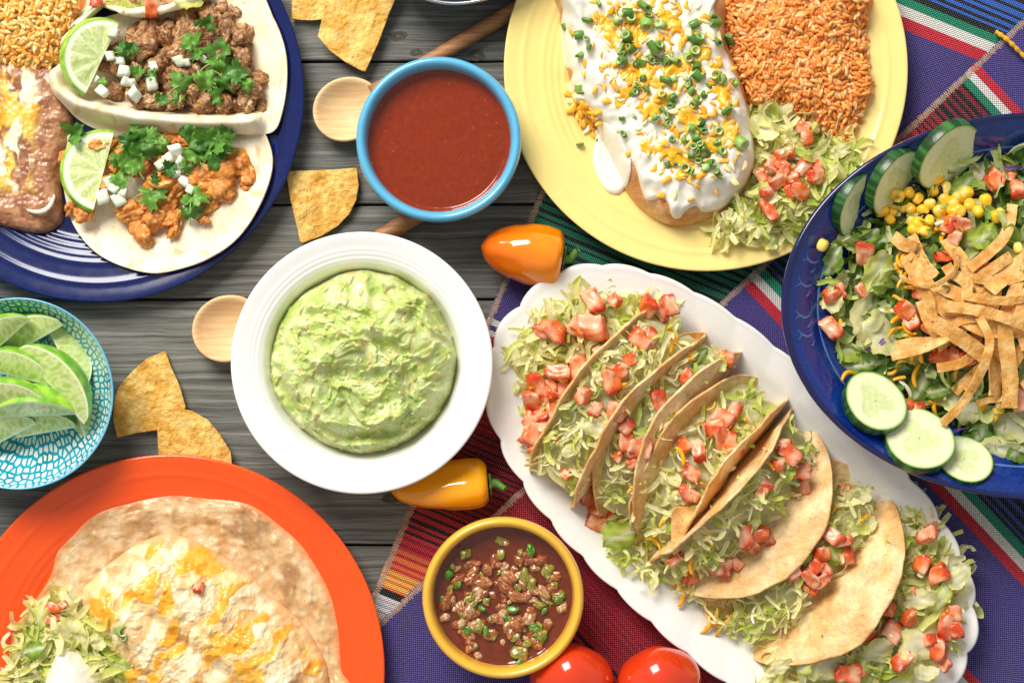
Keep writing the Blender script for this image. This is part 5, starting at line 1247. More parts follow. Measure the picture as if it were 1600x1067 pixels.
# orange rice
stR = Star([(1105, -60), (1118, 20), (1140, 80), (1160, 130), (1180, 165), (1230, 170), (1290, 205), (1325, 222), (1345, 190), (1362, 140), (1352, 60), (1350, -60)], 50, center=(1240, 60))
def hR(x, y, t): return yelP.z(x, y)+48*(1-np.clip(t, 0, 1)**3.2)**0.8+9*noise(x*0.028, y*0.028, 1)+4*noise(x*0.08, y*0.08, 1)
tag(mound('rice_base', stR, hR, M['rice'], 50, 160, lambda x, y, z, t: np.tile(C('#d67428'), (len(x), 1)), skirt=lambda x, y: yelP.z(x, y)-1), 'packed orange rice beneath the loose grains on the yellow plate', 'rice', kind='stuff')
rice_mass([(1110, -30), (1122, 25), (1145, 85), (1165, 135), (1185, 168), (1235, 176), (1290, 208), (1322, 222), (1343, 190), (1360, 140), (1352, 60), (1350, -30)], 2000, lambda x, y: hR(x, y, stR.t(x, y)), [C('#ee9846'), C('#f4a856'), C('#e58536'), C('#f7bd7c'), C('#ea8e3e')], 42, 'loose reddish orange rice grains heaped on the yellow plate', (7.5, 9.5))
# shredded lettuce with tomato on the yellow plate
ylp = [(1165, 175), (1230, 165), (1285, 200), (1335, 225), (1335, 280), (1290, 330), (1240, 365), (1190, 380), (1120, 372), (1105, 358), (1140, 335), (1180, 290)]
stL = Star(ylp, 45, center=(1225, 275))
def hL(x, y, t): return yelP.z(x, y)+30*(1-np.clip(t, 0, 1)**2.5)+5*noise(x*0.05, y*0.05, 3)
HL = lambda x, y: np.where(stL.t(x, y) < 1, hL(x, y, stL.t(x, y)), yelP.z(x, y))
tag(mound('lettuce_bed', stL, hL, M['leaf'], 40, 140, lambda x, y, z, t: mix(C('#b9c878'), C('#e8e8b8'), ss(-0.3, 0.4, fbm(x*0.08, y*0.08, 1, 2)))), 'packed pale lettuce beneath the shreds on the yellow plate', 'lettuce', kind='stuff')
mass('shredded_lettuce', ylp, 230, HL, SHREDS, (22, 42), M['leaf'], 'finely shredded pale lettuce heaped beside the orange rice', 'lettuce', 76, tilt=0.35, lift=14)
rng = np.random.default_rng(77)
for i, (x, y) in enumerate(pts_in(ylp, 46, rng)):
    w = P(x, y, 60); put('shred', x, y, float(HL(w[0], w[1]))+rng.uniform(8, 18), rng.uniform(16, 30), 'pale lettuce shred lying loose beside the orange rice', 'lettuce shreds on the yellow plate', rng)
for x, y, s, yaw in [(1210, 172, 34, 0.2), (1265, 185, 36, -0.9), (1195, 205, 34, -0.8), (1170, 215, 28, 0.6), (1315, 235, 26, 0.4), (1290, 262, 26, -0.3), (1155, 325, 24, -0.8), (1165, 350, 26, 0.5), (1250, 345, 22, 0.2), (1205, 375, 24, 1.4)]:
    w = P(x, y, 60); put('leaf', x, y, float(HL(w[0], w[1]))+14, s*0.75, 'torn lettuce leaf piece heaped beside the orange rice', 'lettuce pieces on the yellow plate', rng, yaw=yaw)
for x, y, s in [(1262, 215, 17), (1255, 200, 14), (1225, 240, 19), (1222, 258, 16), (1190, 275, 17), (1215, 285, 16), (1255, 262, 20), (1275, 278, 17), (1250, 297, 19), (1235, 300, 15), (1200, 300, 16), (1205, 332, 18), (1195, 322, 14), (1240, 275, 15), (1208, 262, 15), (1280, 262, 12), (1225, 272, 16)]:
    w = P(x, y, 70); put('tomato', x, y, float(HL(w[0], w[1]))+17+rng.uniform(0, 9), s, 'diced tomato piece on lettuce beside the orange rice', 'diced tomato on the yellow plate', rng)

# ================================================================== orange plate: smothered burrito in bean sauce
stO = Star([(x+2*math.sin(k*2.3), y+2*math.cos(k*3.1)) for k, (x, y) in enumerate([(0, 1100), (12, 1040), (20, 985), (45, 950), (75, 900), (90, 865), (110, 835), (150, 805), (200, 785), (262, 776), (330, 777), (390, 790), (440, 822), (480, 862), (512, 920), (528, 980), (534, 1040), (535, 1120), (265, 1300), (20, 1180)])], 30, center=(270, 1030))
def hO(x, y, t):
    e = stO.edge(x, y)+5*noise(x*0.06, y*0.06, 3)*ss(0, 10, stO.edge(x, y)); lum = noise(x*0.075, y*0.075, 21)
    return orgP.z(x, y)+9*ss(-2, 40, e)+3*np.sqrt(np.clip(e/6, 0, 1))+(3.2*noise(x*0.03, y*0.03, 1)+2.2*ss(0.1, 0.5, lum)+1.4*noise(x*0.1, y*0.1, 2)+0.8*noise(x*0.25, y*0.25, 2))*ss(0, 12, e)
def cO(x, y, z, t):
    c = mix(C('#d2a26c'), C('#e6c698'), ss(-0.5, 0.5, fbm(x*0.03, y*0.03, 3, 4))); c = mix(c, C('#a97a4c'), 0.7*ss(0.1, 0.5, fbm(x*0.016+4, y*0.016, 9, 3))); c = mix(c, C('#eedab4'), 0.3*ss(0.25, 0.5, noise(x*0.075, y*0.075, 21)))
    return mix(c, C('#ea8a50'), 0.7*ss(0.95, 1.0, t+0.03*noise(x*0.06, y*0.06, 8)))
tag(mound('bean_sauce', stO, hO, M['attr_sauce'], 120, 380, cO, skirt=lambda x, y: orgP.z(x, y)-1, power=1.4), 'tan bean and cheese sauce pooled on the orange plate', 'sauce')
HO = lambda x, y: hO(x, y, stO.t(x, y))
stO2 = Star([(118, 940), (140, 905), (175, 875), (215, 850), (255, 838), (300, 850), (345, 875), (385, 898), (410, 930), (455, 965), (490, 1010), (510, 1060), (500, 1150), (380, 1250), (240, 1200), (180, 1080), (150, 1010)], 60, center=(310, 1020))
def o2f(x, y):
    """streaks of melted cheese running down the burrito: yellow and white cover"""
    wx = x+16*noise(x*0.02, y*0.02, 1)+6*noise(x*0.06, y*0.06, 3); wy = y+16*noise(x*0.02+7, y*0.02, 2)+6*noise(x*0.06+3, y*0.06, 5)
    a = wx*0.80-wy*0.60; b = wx*0.60+wy*0.80            # along / across the roll
    yl = ss(-0.06, 0.10, noise(b*0.012+2, a*0.030, 4)+0.45*noise(b*0.04, a*0.06, 5)+0.05)
    wh = ss(0.0, 0.18, noise(b*0.014+9, a*0.034, 14)+0.45*noise(b*0.045, a*0.07, 15))
    return yl, wh*(1-0.35*yl)
def hO2(x, y, t):
    e = stO2.edge(x, y); r = np.sqrt(np.clip(1-(1-np.clip(e/70, 0, 1))**2, 0, 1)); X, Y = x-stO2.c[0], y-stO2.c[1]
    nz = fbm(x*0.022, y*0.022, 7, 3); yl, wh = o2f(x, y)
    return HO(x, y)+58*(0.55*r+0.45*ss(0, 95, e))-16*np.exp(-((X*0.62+Y*0.78+2)/15)**2)*r+5*np.maximum(nz, -0.2)*r+(2.6*yl+1.7*wh)*r+1.0*noise(x*0.06, y*0.06, 9)*r+0.6*noise(x*0.15, y*0.15, 4)*r
def cO2(x, y, z, t):
    yl, wh = o2f(x, y); base = mix(C('#dcb078'), C('#e8cb98'), ss(-0.4, 0.4, fbm(x*0.03, y*0.03, 3, 3)))
    c = mix(base, mix(C('#efa61c'), C('#f4be4a'), ss(-0.3, 0.5, noise(x*0.04, y*0.04, 3))), 0.95*yl); c = mix(c, C('#f0e2bc'), 0.85*wh); return mix(C('#dcb284'), c, ss(1.04, 0.93, t+0.08*noise(x*0.03, y*0.03, 2)))
tag(mound('burrito', stO2, hO2, M['cheddar_melt'], 170, 520, cO2, skirt=lambda x, y: HO(x, y)-2), 'burrito smothered in melted yellow and white cheese on the orange plate', 'burrito')
HO2 = lambda x, y: np.where(stO2.t(x, y) < 1, hO2(x, y, stO2.t(x, y)), HO(x, y))
# lettuce, tomato and sour cream
olp = [(12, 1090), (15, 1020), (30, 975), (55, 940), (100, 925), (130, 950), (170, 985), (205, 1010), (225, 1040), (240, 1090)]
def hOL(x, y, t): return HO(x, y)+26*(1-np.clip(t, 0, 1)**2.5)+4*noise(x*0.05, y*0.05, 3)
stOL = Star(olp, 50, center=(120, 1040)); HOL = lambda x, y: np.where(stOL.t(x, y) < 1, hOL(x, y, stOL.t(x, y)), HO2(x, y))
tag(mound('lettuce_bed', stOL, hOL, M['leaf'], 36, 120, lambda x, y, z, t: mix(C('#bcc87c'), C('#e8e8bc'), ss(-0.3, 0.4, fbm(x*0.08, y*0.08, 1, 2)))), 'packed pale lettuce beneath the shreds on the orange plate', 'lettuce', kind='stuff')
mass('shredded_lettuce', olp, 170, HOL, SHREDS, (22, 42), M['leaf'], 'finely shredded pale lettuce around the sour cream', 'lettuce', 81, tilt=0.35, lift=14)
rng = np.random.default_rng(82)
for i, (x, y) in enumerate(pts_in(olp, 26, rng)):
    w = P(x, y, 60); put('shred', x, y, float(HOL(w[0], w[1]))+rng.uniform(9, 16), rng.uniform(18, 32), 'pale lettuce shred lying beside the sour cream', 'lettuce shreds on the orange plate', rng)
for x, y, s, yaw in [(108, 985, 26, -0.4), (62, 960, 24, 1.3), (185, 1040, 26, -0.3), (205, 1060, 28, 0.1), (50, 1015, 26, 0.3), (150, 1000, 20, -0.9)]:
    w = P(x, y, 60); put('leaf', x, y, float(HOL(w[0], w[1]))+16, s, 'torn lettuce leaf piece beside the sour cream', 'lettuce pieces on the orange plate', rng, yaw=yaw)
for x, y, s in [(85, 950, 16), (82, 968, 14), (98, 945, 11), (310, 915, 13)]:
    w = P(x, y, 60); put('tomato', x, y, float(HOL(w[0], w[1]))+(14 if x < 200 else 3), s, 'small diced tomato piece on the orange plate', 'tomato on the orange plate', rng)
for x, y, s in [(190, 985, 9), (193, 995, 8)]: 
    w = P(x, y, 60); put('scallion', x, y, float(HOL(w[0], w[1]))+3, s, 'green onion bit stuck to the cheese on the orange plate', 'green bits on the orange plate', rng)
stS = Star([(85, 1008), (100, 1008), (120, 1025), (140, 1050), (155, 1080), (150, 1140), (90, 1160), (50, 1120), (55, 1075), (72, 1035)], 90, center=(102, 1085))
def hS(x, y, t): return HO(x, y)+14+62*(1-np.clip(t, 0, 1)**2.6)**0.7+2*noise(x*0.03, y*0.03, 1)
tag(mound('sour_cream', stS, hS, M['crema'], 50, 140, None, skirt=30.0), 'smooth white dollop of sour cream on shredded lettuce', 'sour cream')

# ================================================================== platter of crunchy tacos
E1 = np.array([0.737, -0.676])       # along the platter (world), towards the lower right
def taco_shell(px, py, zref, fold_yaw, R, aA, aB, bend, label, seed, roll=0.0, curlA=0.0, curlB=0.0, rb=16.0):
    """a folded corn tortilla: fold line at the bottom, two curved walls; px,py is the middle of the fold line"""
    c = P(px, py, zref); ns, nw = 64, 56; CUR = {}
    s_dir = np.array([math.cos(fold_yaw), math.sin(fold_yaw)]); t_dir = np.array([s_dir[1], -s_dir[0]])
    u = np.linspace(-1, 1, nw*2+1)
    V = np.zeros((len(u), ns, 3)); th = np.linspace(-1, 1, ns)
    # ruled by arc length w across the fold; disc edge limits w at each s
    for j, sj in enumerate(np.sin(th*math.pi/2)):
        s = sj*R; wmax = math.sqrt(max(R*R-s*s, 0.0))
        w = u*wmax
        # cross-section: rounded bottom then walls bending slightly
        for side, ang, curl in ((-1, aA, curlA), (1, aB, curlB)):
            m = (w*side >= 0); l = np.abs(w[m])
            phi_end = math.radians(ang)      # direction of wall from vertical, + = to the lower right
            # integrate direction: starts horizontal to its side, turns to the wall's direction within rb
            a0 = side*math.pi/2; n = 40; L_ = np.linspace(0, R, 200); dl = L_[1]-L_[0]
            k = 1-np.exp(-(L_/rb)**1.6); a = a0*(1-k)+phi_end*k+math.radians(curl)*(L_/R)**2
            X = np.concatenate([[0], np.cumsum(np.sin(a[:-1])*dl)]); Z = np.concatenate([[0], np.cumsum(np.cos(a[:-1])*dl)])
            CUR[side] = (L_, X, Z)
            xx = np.interp(l, L_, X); zz = np.interp(l, L_, Z)
            V[m, j, 0] = s; V[m, j, 1] = xx; V[m, j, 2] = zz
    s = V[..., 0]; x = V[..., 1]; z = V[..., 2]
    x = x+bend*((s/R)**2-0.3)*R+6*noise(s*0.012+seed, z*0.01, seed)*np.clip(z/60, 0, 1)+3*noise(s*0.035+seed, z*0.03, 4)*np.clip(z/60, 0, 1)
    z = z+2.5*noise(s*0.03+seed, x*0.03, 9)
    W = np.stack([c[0]+s*s_dir[0]+x*t_dir[0], c[1]+s*s_dir[1]+x*t_dir[1], c[2]+z+roll*s], -1).reshape(-1, 3)
    n = fbm(s.ravel()*0.018+seed*5, (x+z).ravel()*0.018, seed, 3)
    col = mix(C('#e2b06c'), C('#f1d29c'), ss(-0.4, 0.4, n)); rr = np.hypot(s, np.broadcast_to(u[:, None]*np.sqrt(np.maximum(R*R-s*s, 0)), s.shape)).ravel()/R
    col = mix(col, C('#c98a40'), 0.5*ss(0.93, 1.0, rr)*ss(-0.2, 0.4, noise(s.ravel()*0.03, z.ravel()*0.03, seed)))
    F = grid_faces(len(u), ns, closed=False)
    o = mk('taco_shell', W, F, M['shell'], solid=3.6, col=col, loc=(c[0], c[1], c[2]))
    m = o.modifiers.new('weld', 'WELD'); m.merge_threshold = 0.00002
    o.modifiers.move(1, 0)
    tag(o, label, 'taco shell', 'crunchy taco shells on the platter')
    def wall(sv, side, f):
        L_, X, Z = CUR[side]; l = f*math.sqrt(max(R*R-sv*sv, 0.0)); xx = float(np.interp(l, L_, X))+bend*((sv/R)**2-0.3)*R; zz = float(np.interp(l, L_, Z))
        return np.array([c[0]+sv*s_dir[0]+xx*t_dir[0], c[1]+sv*s_dir[1]+xx*t_dir[1], c[2]+zz])
    return wall
TACO = {}
def taco(key, px, py, yaw, R, aA, aB, cA, cB, rb, bend, label, seed):
    TACO[key] = (taco_shell(px, py, 20, math.radians(yaw), R, aA, aB, bend, label, seed, curlA=cA, curlB=cB, rb=rb), R)
taco('a', 968, 636, 52, 176, -16, -20, -4, -10, 40, 0.00, 'crunchy corn taco shell leaning on the heap of lettuce and tomato', 1)
taco('b', 1052, 680, 61, 168, -33, -30, -4, -14, 30, 0.02, 'narrow crunchy corn taco shell, second from the lettuce heap', 2)
taco('c', 1112, 738, 55, 164, -34, -14, 0, -12, 28, 0.03, 'wide open crunchy corn taco shell with a torn flap', 3)
taco('d', 1138, 772, 47, 166, 4, 44, 6, 30, 24, 0.03, 'open crunchy corn taco shell between the torn one and the last one', 4)
taco('e', 1252, 877, 50, 168, -70, 30, 0, 40, 28, 0.03, 'broad smooth crunchy corn taco shell beside the loose tomato salad', 5)
# torn flap bent over the third shell
fst = Star([(1052, 795), (1072, 792), (1096, 790), (1098, 806), (1085, 830), (1062, 862), (1052, 866), (1050, 830)], 120)
tag(mound('shell_flap', fst, lambda x, y, t: 112+6*noise(x*0.03, y*0.03, 2)+0.15*(y-fst.c[1]), M['shell'], 20, 70, lambda x, y, z, t: mix(C('#dca864'), C('#ecc484'), ss(-0.4, 0.4, fbm(x*0.03, y*0.03, 1, 2))), solid=3.5), 'broken flap of corn shell folded over the torn taco', 'shell piece')

def fill(name, poly, ztop, zbase, seed, nshred, ntom, label, size=(20, 40), tz=8, nlet=10, ncheese=8, key=None, kz=0.9, dz=0.0):
    """taco filling seen from above: packed lettuce body, shreds, dice and cheese on it"""
    st = Star(poly, ztop)
    def hf(x, y, t):
        top = ztop
        if key:
            c, yw, R = TACO[key]; s_ = (x-c[0])*math.cos(yw)+(y-c[1])*math.sin(yw); top = np.maximum(18+dz+kz*(np.sqrt(np.maximum(R*R-s_*s_, 0))-14), 34)
        return zbase+(top-zbase)*(1-np.clip(t, 0, 1)**5)+5*noise(x*0.06, y*0.06, seed)
    H = lambda x, y: hf(x, y, st.t(x, y))
    tag(mound('packed_filling', st, hf, M['leaf'], 30, 100, lambda x, y, z, t: mix(C('#ccd088'), C('#f0ecc0'), ss(-0.3, 0.4, fbm(x*0.08, y*0.08, seed, 2)))), 'packed lettuce and cheese '+label, 'filling', kind='stuff')
    mass('shredded_lettuce', poly, nshred, H, SHREDS, size, M['leaf'], 'finely shredded lettuce '+label, 'lettuce', seed, tilt=0.4, lift=12, base_px=ztop)
    r = np.random.default_rng(seed+1)
    for x, y in pts_in(poly, nlet, r):
        w = P(x, y, ztop); put('shred', x, y, float(H(w[0], w[1]))+r.uniform(8, 16), r.uniform(18, 32), 'curled lettuce shred lying loose '+label, 'loose lettuce '+label, r)
    for x, y in pts_in(poly, max(2, nlet//3), r):
        w = P(x, y, ztop); put('leaf', x, y, float(H(w[0], w[1]))+r.uniform(6, 12), r.uniform(14, 24), 'small torn lettuce piece '+label, 'torn lettuce '+label, r)
    for x, y in pts_in(poly, ntom, r):
        w = P(x, y, ztop); put('tomato', x, y, float(H(w[0], w[1]))+tz+r.uniform(-3, 6), r.uniform(12, 18), 'diced tomato piece tucked '+label, 'tucked tomato '+label, r)
    for x, y in pts_in(poly, ncheese, r):
        w = P(x, y, ztop); put('cheddar' if r.random() < 0.7 else 'pale_shred', x, y, float(H(w[0], w[1]))+tz, r.uniform(9, 15), 'cheese shred tucked '+label, 'cheese '+label, r)
    return H
def stuff_taco(key, fA, fB, bul, seed, label, nshred, ntom, nlet, smax=0.86, ncheese=8, extra=()):
    """filling between the two walls of a shell: packed body, shreds, leaves, dice and cheese lying on it"""
    wall, R = TACO[key]; r = np.random.default_rng(seed); ns, nw = 36, 14; G = np.zeros((ns, nw, 3))
    for a, sv in enumerate(np.linspace(-smax, smax, ns)*R):
        A, B = wall(sv, -1, fA), wall(sv, 1, fB)
        for b, w in enumerate(np.linspace(0, 1, nw)): G[a, b] = A*(1-w)+B*w+np.array([0, 0, bul*math.sin(math.pi*w)*(1-(sv/R)**4)])
    G[..., 2] += 4*noise(G[..., 0]*0.06, G[..., 1]*0.06, seed); body = G.copy(); body[..., 2] -= 7; body = body.reshape(-1, 3)
    tag(mk('packed_filling', body, grid_faces(ns, nw, closed=False), M['leaf'], col=mix(C('#ccd088'), C('#f0ecc0'), ss(-0.3, 0.4, fbm(body[:, 0]*0.08, body[:, 1]*0.08, seed, 2)))), 'packed lettuce and cheese '+label, 'filling', kind='stuff')
    def pick(n):
        a = r.uniform(0, ns-1.01, n); b = r.uniform(0.6, nw-1.6, n); ia, ib = a.astype(int), b.astype(int); fa, fb = (a-ia)[:, None], (b-ib)[:, None]
        return G[ia, ib]*(1-fa)*(1-fb)+G[ia+1, ib]*fa*(1-fb)+G[ia, ib+1]*(1-fa)*fb+G[ia+1, ib+1]*fa*fb
    p = pick(nshred); p[:, 2] += r.uniform(0, 9, nshred)
    V, F, c = merge(SHREDS, r.integers(len(SHREDS), size=nshred), p, rotm(r.uniform(0, 6.28, nshred), r.normal(size=nshred)*.28, r.normal(size=nshred)*.28), r.uniform(13, 24, nshred))
    tag(mk('shredded_lettuce', V, F, M['leaf'], col=c), 'finely shredded lettuce '+label, 'lettuce', kind='stuff')
    def drop(kind, pos, dz, sz, lab, grp):
        me = PROTO[kind][r.integers(len(PROTO[kind]))]; inst(me, NAMES[kind][0], pos+np.array([0, 0, dz]), scale=sz, R=rotm(r.uniform(0, 6.28), r.normal()*.3, r.normal()*.3), label=lab+label, cat=NAMES[kind][1], group=grp+label)
    for q in pick(nlet): drop('shred', q, r.uniform(4, 8), r.uniform(13, 22), 'curled lettuce shred lying loose ', 'loose lettuce ')
    for q in pick(max(2, nlet//3)): drop('leaf', q, r.uniform(4, 8), r.uniform(12, 20), 'small torn lettuce piece ', 'torn lettuce ')
    for q in pick(ntom): drop('tomato', q, r.uniform(4, 9), r.uniform(10, 14), 'small diced tomato piece tucked ', 'tucked tomato ')
    for q in pick(ncheese): drop('cheddar' if r.random() < 0.7 else 'pale_shred', q, 6, r.uniform(9, 15), 'cheese shred tucked ', 'cheese ')
    flat = G.reshape(-1, 3)
    for x, y, sz in extra:
        w = P(x, y, 120); k = ((flat[:, :2]-w[:2])**2).sum(1).argmin(); z = flat[k, 2]+8
        put('tomato', x, y, z, sz, 'larger diced tomato piece lying on top '+label, 'top tomato '+label, r, tilt=0.25)
def zat(H, x, y, d=11.0): w = P(x, y, 120); return float(H(w[0], w[1]))+d
# heap at the far end
heap = [(795, 540), (830, 500), (870, 468), (920, 450), (990, 455), (1060, 470), (1040, 500), (1000, 520), (950, 545), (905, 590), (885, 640), (870, 720), (850, 730), (825, 705), (815, 640), (800, 600)]
H1 = fill('heap', heap, 66, 25, 101, 210, 3, 'at the platter end beside the orange pepper', nlet=22, ncheese=3)
rng = np.random.default_rng(102)
for x, y, s in [(925, 468, 25), (862, 515, 24), (845, 520, 18), (925, 512, 26), (905, 512, 18), (903, 573, 22), (870, 582, 21), (1048, 477, 20), (1012, 480, 20), (940, 550, 20), (960, 470, 16)]:
    put('tomato', x, y, 84+rng.uniform(-2, 6), s, 'large diced tomato piece on the lettuce heap at the platter end beside the orange pepper', 'large tomato beside the orange pepper', rng, tilt=0.25)
for x, y, s in [(838, 600, 22), (855, 612, 20), (830, 625, 22), (862, 640, 22), (845, 650, 20), (832, 680, 22), (842, 700, 20), (850, 665, 18), (872, 625, 18), (826, 655, 16), (860, 600, 16), (880, 605, 18), (850, 625, 18)]:
    put('tomato', x, y, 74+rng.uniform(-6, 4), s, 'deep red diced tomato piece along the platter edge beside the guacamole bowl', 'red tomato along the platter edge', rng, tilt=0.4)
# fillings of the five tacos
stuff_taco('a', 0.90, 0.84, 4, 111, 'in the taco leaning on the lettuce heap', 100, 4, 18, extra=[(1000, 530, 20), (1015, 528, 18), (955, 595, 22), (970, 580, 16), (885, 740, 14), (930, 640, 15)])
stuff_taco('b', 0.88, 0.80, 4, 121, 'in the narrow second taco', 90, 3, 16, extra=[(1030, 625, 20), (980, 668, 16), (978, 690, 18), (995, 700, 18), (965, 712, 14), (985, 705, 15), (992, 722, 16)])
stuff_taco('c', 0.76, 0.68, 4, 131, 'in the wide open torn taco', 90, 3, 14, extra=[(1130, 655, 20), (1145, 645, 20), (1125, 680, 22), (1140, 690, 20), (1145, 705, 18), (1080, 740, 18), (1072, 770, 17), (1085, 775, 13), (1115, 665, 16)])
put('cheddar', 1065, 712, 140, 15, 'orange cheese chunk alone on the torn shell wall', None, rng, tilt=0.1)
stuff_taco('d', 0.84, 0.56, 14, 141, 'in the taco beside the torn one', 120, 4, 22, extra=[(1235, 708, 22), (1215, 728, 16), (1250, 735, 20), (1195, 755, 17), (1190, 765, 15), (1165, 840, 22), (1185, 835, 22), (1200, 840, 16), (1175, 850, 18), (1130, 885, 18), (1150, 880, 15), (1225, 695, 16)])
stuff_taco('e', 0.40, 0.40, 36, 151, 'in the broad smooth taco', 110, 4, 20, extra=[(1302, 838, 20), (1318, 845, 17), (1285, 865, 18), (1275, 885, 20), (1265, 900, 18), (1285, 905, 17), (1320, 765, 15), (1290, 890, 14)])
# lower end of the platter
low = [(1400, 760), (1460, 800), (1505, 870), (1510, 950), (1495, 1010), (1440, 1060), (1330, 1100), (1200, 1100), (1180, 1030), (1260, 1010), (1340, 970), (1390, 900), (1405, 830)]
H7 = fill('low', low, 62, 24, 161, 250, 7, 'at the platter end past the broad taco', nlet=34, ncheese=6)
for x, y, s in [(1448, 835, 20), (1440, 880, 22), (1465, 895, 20), (1478, 978, 24), (1495, 985, 20), (1465, 1015, 24), (1475, 1035, 20), (1410, 1030, 22), (1395, 985, 20), (1350, 985, 22), (1365, 960, 18), (1325, 1050, 24), (1340, 1045, 18), (1420, 965, 18), (1450, 1000, 18), (1390, 950, 16), (1490, 960, 16), (1300, 1010, 15)]:
    put('tomato', x, y, 80+rng.uniform(-3, 5), s, 'diced red tomato piece on the lettuce at the platter end past the broad taco', 'tomato past the broad taco', rng, tilt=0.35)
for x, y, s, yaw in [(1440, 935, 34, 0.2), (1470, 940, 32, 1.2), (1440, 1000, 46, 0.45), (1500, 900, 26, 1), (1370, 1020, 34, 0.3), (1345, 1050, 30, 1.2), (1290, 1040, 36, 0.3), (1250, 1045, 30, 0.9), (1400, 870, 24, 1.2), (1445, 1050, 24, 0), (1220, 1040, 26, 0.5)]:
    put('leaf', x, y, 84, s*0.8, 'broad torn lettuce piece at the platter end past the broad taco', 'torn lettuce past the broad taco', rng, yaw=yaw)
# between tacos, on the platter
for x, y, s in [(935, 790, 20), (945, 770, 22), (920, 775, 18), (930, 815, 20), (925, 745, 22), (950, 745, 20), (955, 800, 16), (1005, 600, 18), (1065, 560, 16), (1110, 590, 18), (1120, 640, 16), (1110, 650, 16)]:
    put('tomato', x, y, 34, s, 'dark red diced tomato piece in the gap between taco shells', 'tomato between the shells', rng)
mass('shredded_lettuce', [(965, 800), (1000, 840), (1040, 870), (1060, 900), (1030, 910), (1000, 905), (960, 870), (950, 830)], 60, lambda x, y: ptz(x, y)+10, SHREDS, (14, 24), M['leaf'], 'lettuce shreds spilling out below the narrow taco', 'lettuce', 171, lift=16)
put('leaf', 970, 838, 70, 30, 'large flat lettuce piece hanging out of the narrow taco', None, rng, yaw=0.4, tilt=0.2)
mass('shredded_lettuce', [(1050, 905), (1110, 915), (1160, 925), (1150, 945), (1090, 935), (1050, 920)], 40, lambda x, y: ptz(x, y)+14, SHREDS, (12, 20), M['leaf'], 'lettuce shreds spilling out below the fourth taco', 'lettuce', 172, lift=20)
mass('shredded_lettuce', [(1100, 955), (1160, 955), (1210, 960), (1190, 985), (1130, 985)], 45, lambda x, y: ptz(x, y)+14, SHREDS, (12, 20), M['leaf'], 'lettuce shreds spilling out below the broad taco', 'lettuce', 173, lift=24)
for x, y, yaw in [(1105, 975, 1.3), (1115, 968, 1.0), (1122, 975, 1.9), (1130, 972, 0.4), (1065, 930, 1.6)]:
    put('cheddar', x, y, 44, 17, 'cheddar shred spilling out of a shell onto the platter', 'cheddar spilling on the platter', rng, yaw=yaw, tilt=0.2)

# ================================================================== salad bowl
def stor(pts, z): return Star(pts, z)
stSal = Star([(1600+x, 480+y) for x, y in [(-330, 0), (-318, -70), (-290, -130), (-240, -180), (-160, -230), (-60, -262), (60, -265), (200, -220), (320, -100), (350, 0), (320, 100), (220, 190), (100, 220), (0, 222), (-60, 215), (-130, 180), (-200, 150), (-260, 120), (-305, 60)]], 120, center=(1620, 480))
def hSal(x, y, t): 
    return 66+64*(1-np.clip(t, 0, 1)**2.6)+7*noise(x*0.03, y*0.03, 3)+4*noise(x*0.08, y*0.08, 3)
HS = lambda x, y: np.maximum(hSal(x, y, stSal.t(x, y)), sbz(x, y)+2)
tag(mound('salad_bed', stSal, hSal, M['leaf'], 70, 220, lambda x, y, z, t: mix(C('#5a7834'), C('#b8ca80'), ss(-0.3, 0.5, fbm(x*0.05, y*0.05, 1, 3)))), 'packed green salad beneath the toppings in the cobalt bowl', 'salad', kind='stuff')
salp = [(1285, 440), (1300, 380), (1340, 340), (1400, 290), (1480, 260), (1560, 230), (1640, 225), (1640, 700), (1590, 715), (1540, 690), (1470, 660), (1400, 640), (1330, 600), (1300, 530)]
mass('shredded_lettuce', salp, 260, HS, SHREDS_D, (18, 32), M['leaf'], 'shredded green lettuce tossed in the cobalt bowl', 'lettuce', 181, tilt=0.5, lift=12, base_px=120)
rng = np.random.default_rng(182)
def zs(x, y, d): w = P(x, y, 125); return float(HS(w[0], w[1]))+d
for x, y, s, yaw, kind in [(1352, 492, 46, 1.2, 'leaf'), (1378, 520, 40, -0.3, 'leaf'), (1372, 425, 36, 1.35, 'leaf'), (1385, 375, 26, 0.2, 'leaf'), (1345, 375, 28, 0.6, 'dark_leaf'), (1300, 410, 24, 1.2, 'dark_leaf'), (1315, 440, 20, 1.0, 'leaf'), (1540, 265, 30, 1.1, 'leaf'), (1590, 255, 34, 0.2, 'dark_leaf'), (1505, 290, 24, 0.7, 'dark_leaf'), (1545, 370, 32, 0.3, 'leaf'), (1580, 350, 30, -0.4, 'leaf'), (1520, 380, 26, 0.5, 'leaf'), (1600, 420, 30, 0.5, 'leaf'), (1390, 590, 30, 0.8, 'dark_leaf'), (1345, 570, 28, 0.2, 'dark_leaf'), (1440, 600, 30, 1.2, 'dark_leaf'), (1465, 610, 22, 0.2, 'leaf'), (1510, 630, 38, -0.7, 'leaf'), (1530, 680, 34, 1.1, 'dark_leaf'), (1590, 660, 44, 0.5, 'leaf'), (1560, 700, 34, 0.1, 'leaf'), (1330, 545, 24, 0.2, 'leaf'), (1600, 700, 36, 0.4, 'leaf'), (1480, 320, 20, 0.2, 'dark_leaf'), (1420, 480, 26, 0.2, 'dark_leaf'), (1300, 470, 20, 1.5, 'leaf')]:
    put(kind, x, y, zs(x, y, 13), s, ('torn pale lettuce piece' if kind == 'leaf' else 'torn dark green romaine piece')+' in the cobalt salad bowl', 'lettuce pieces in the salad' if kind == 'leaf' else 'romaine pieces in the salad', rng, yaw=yaw, tilt=0.3)
for x, y in pts_in(salp, 45, rng): put('shred', x, y, zs(x, y, 12), rng.uniform(16, 28), 'loose pale lettuce shred in the cobalt salad bowl', 'lettuce shreds in the salad', rng)
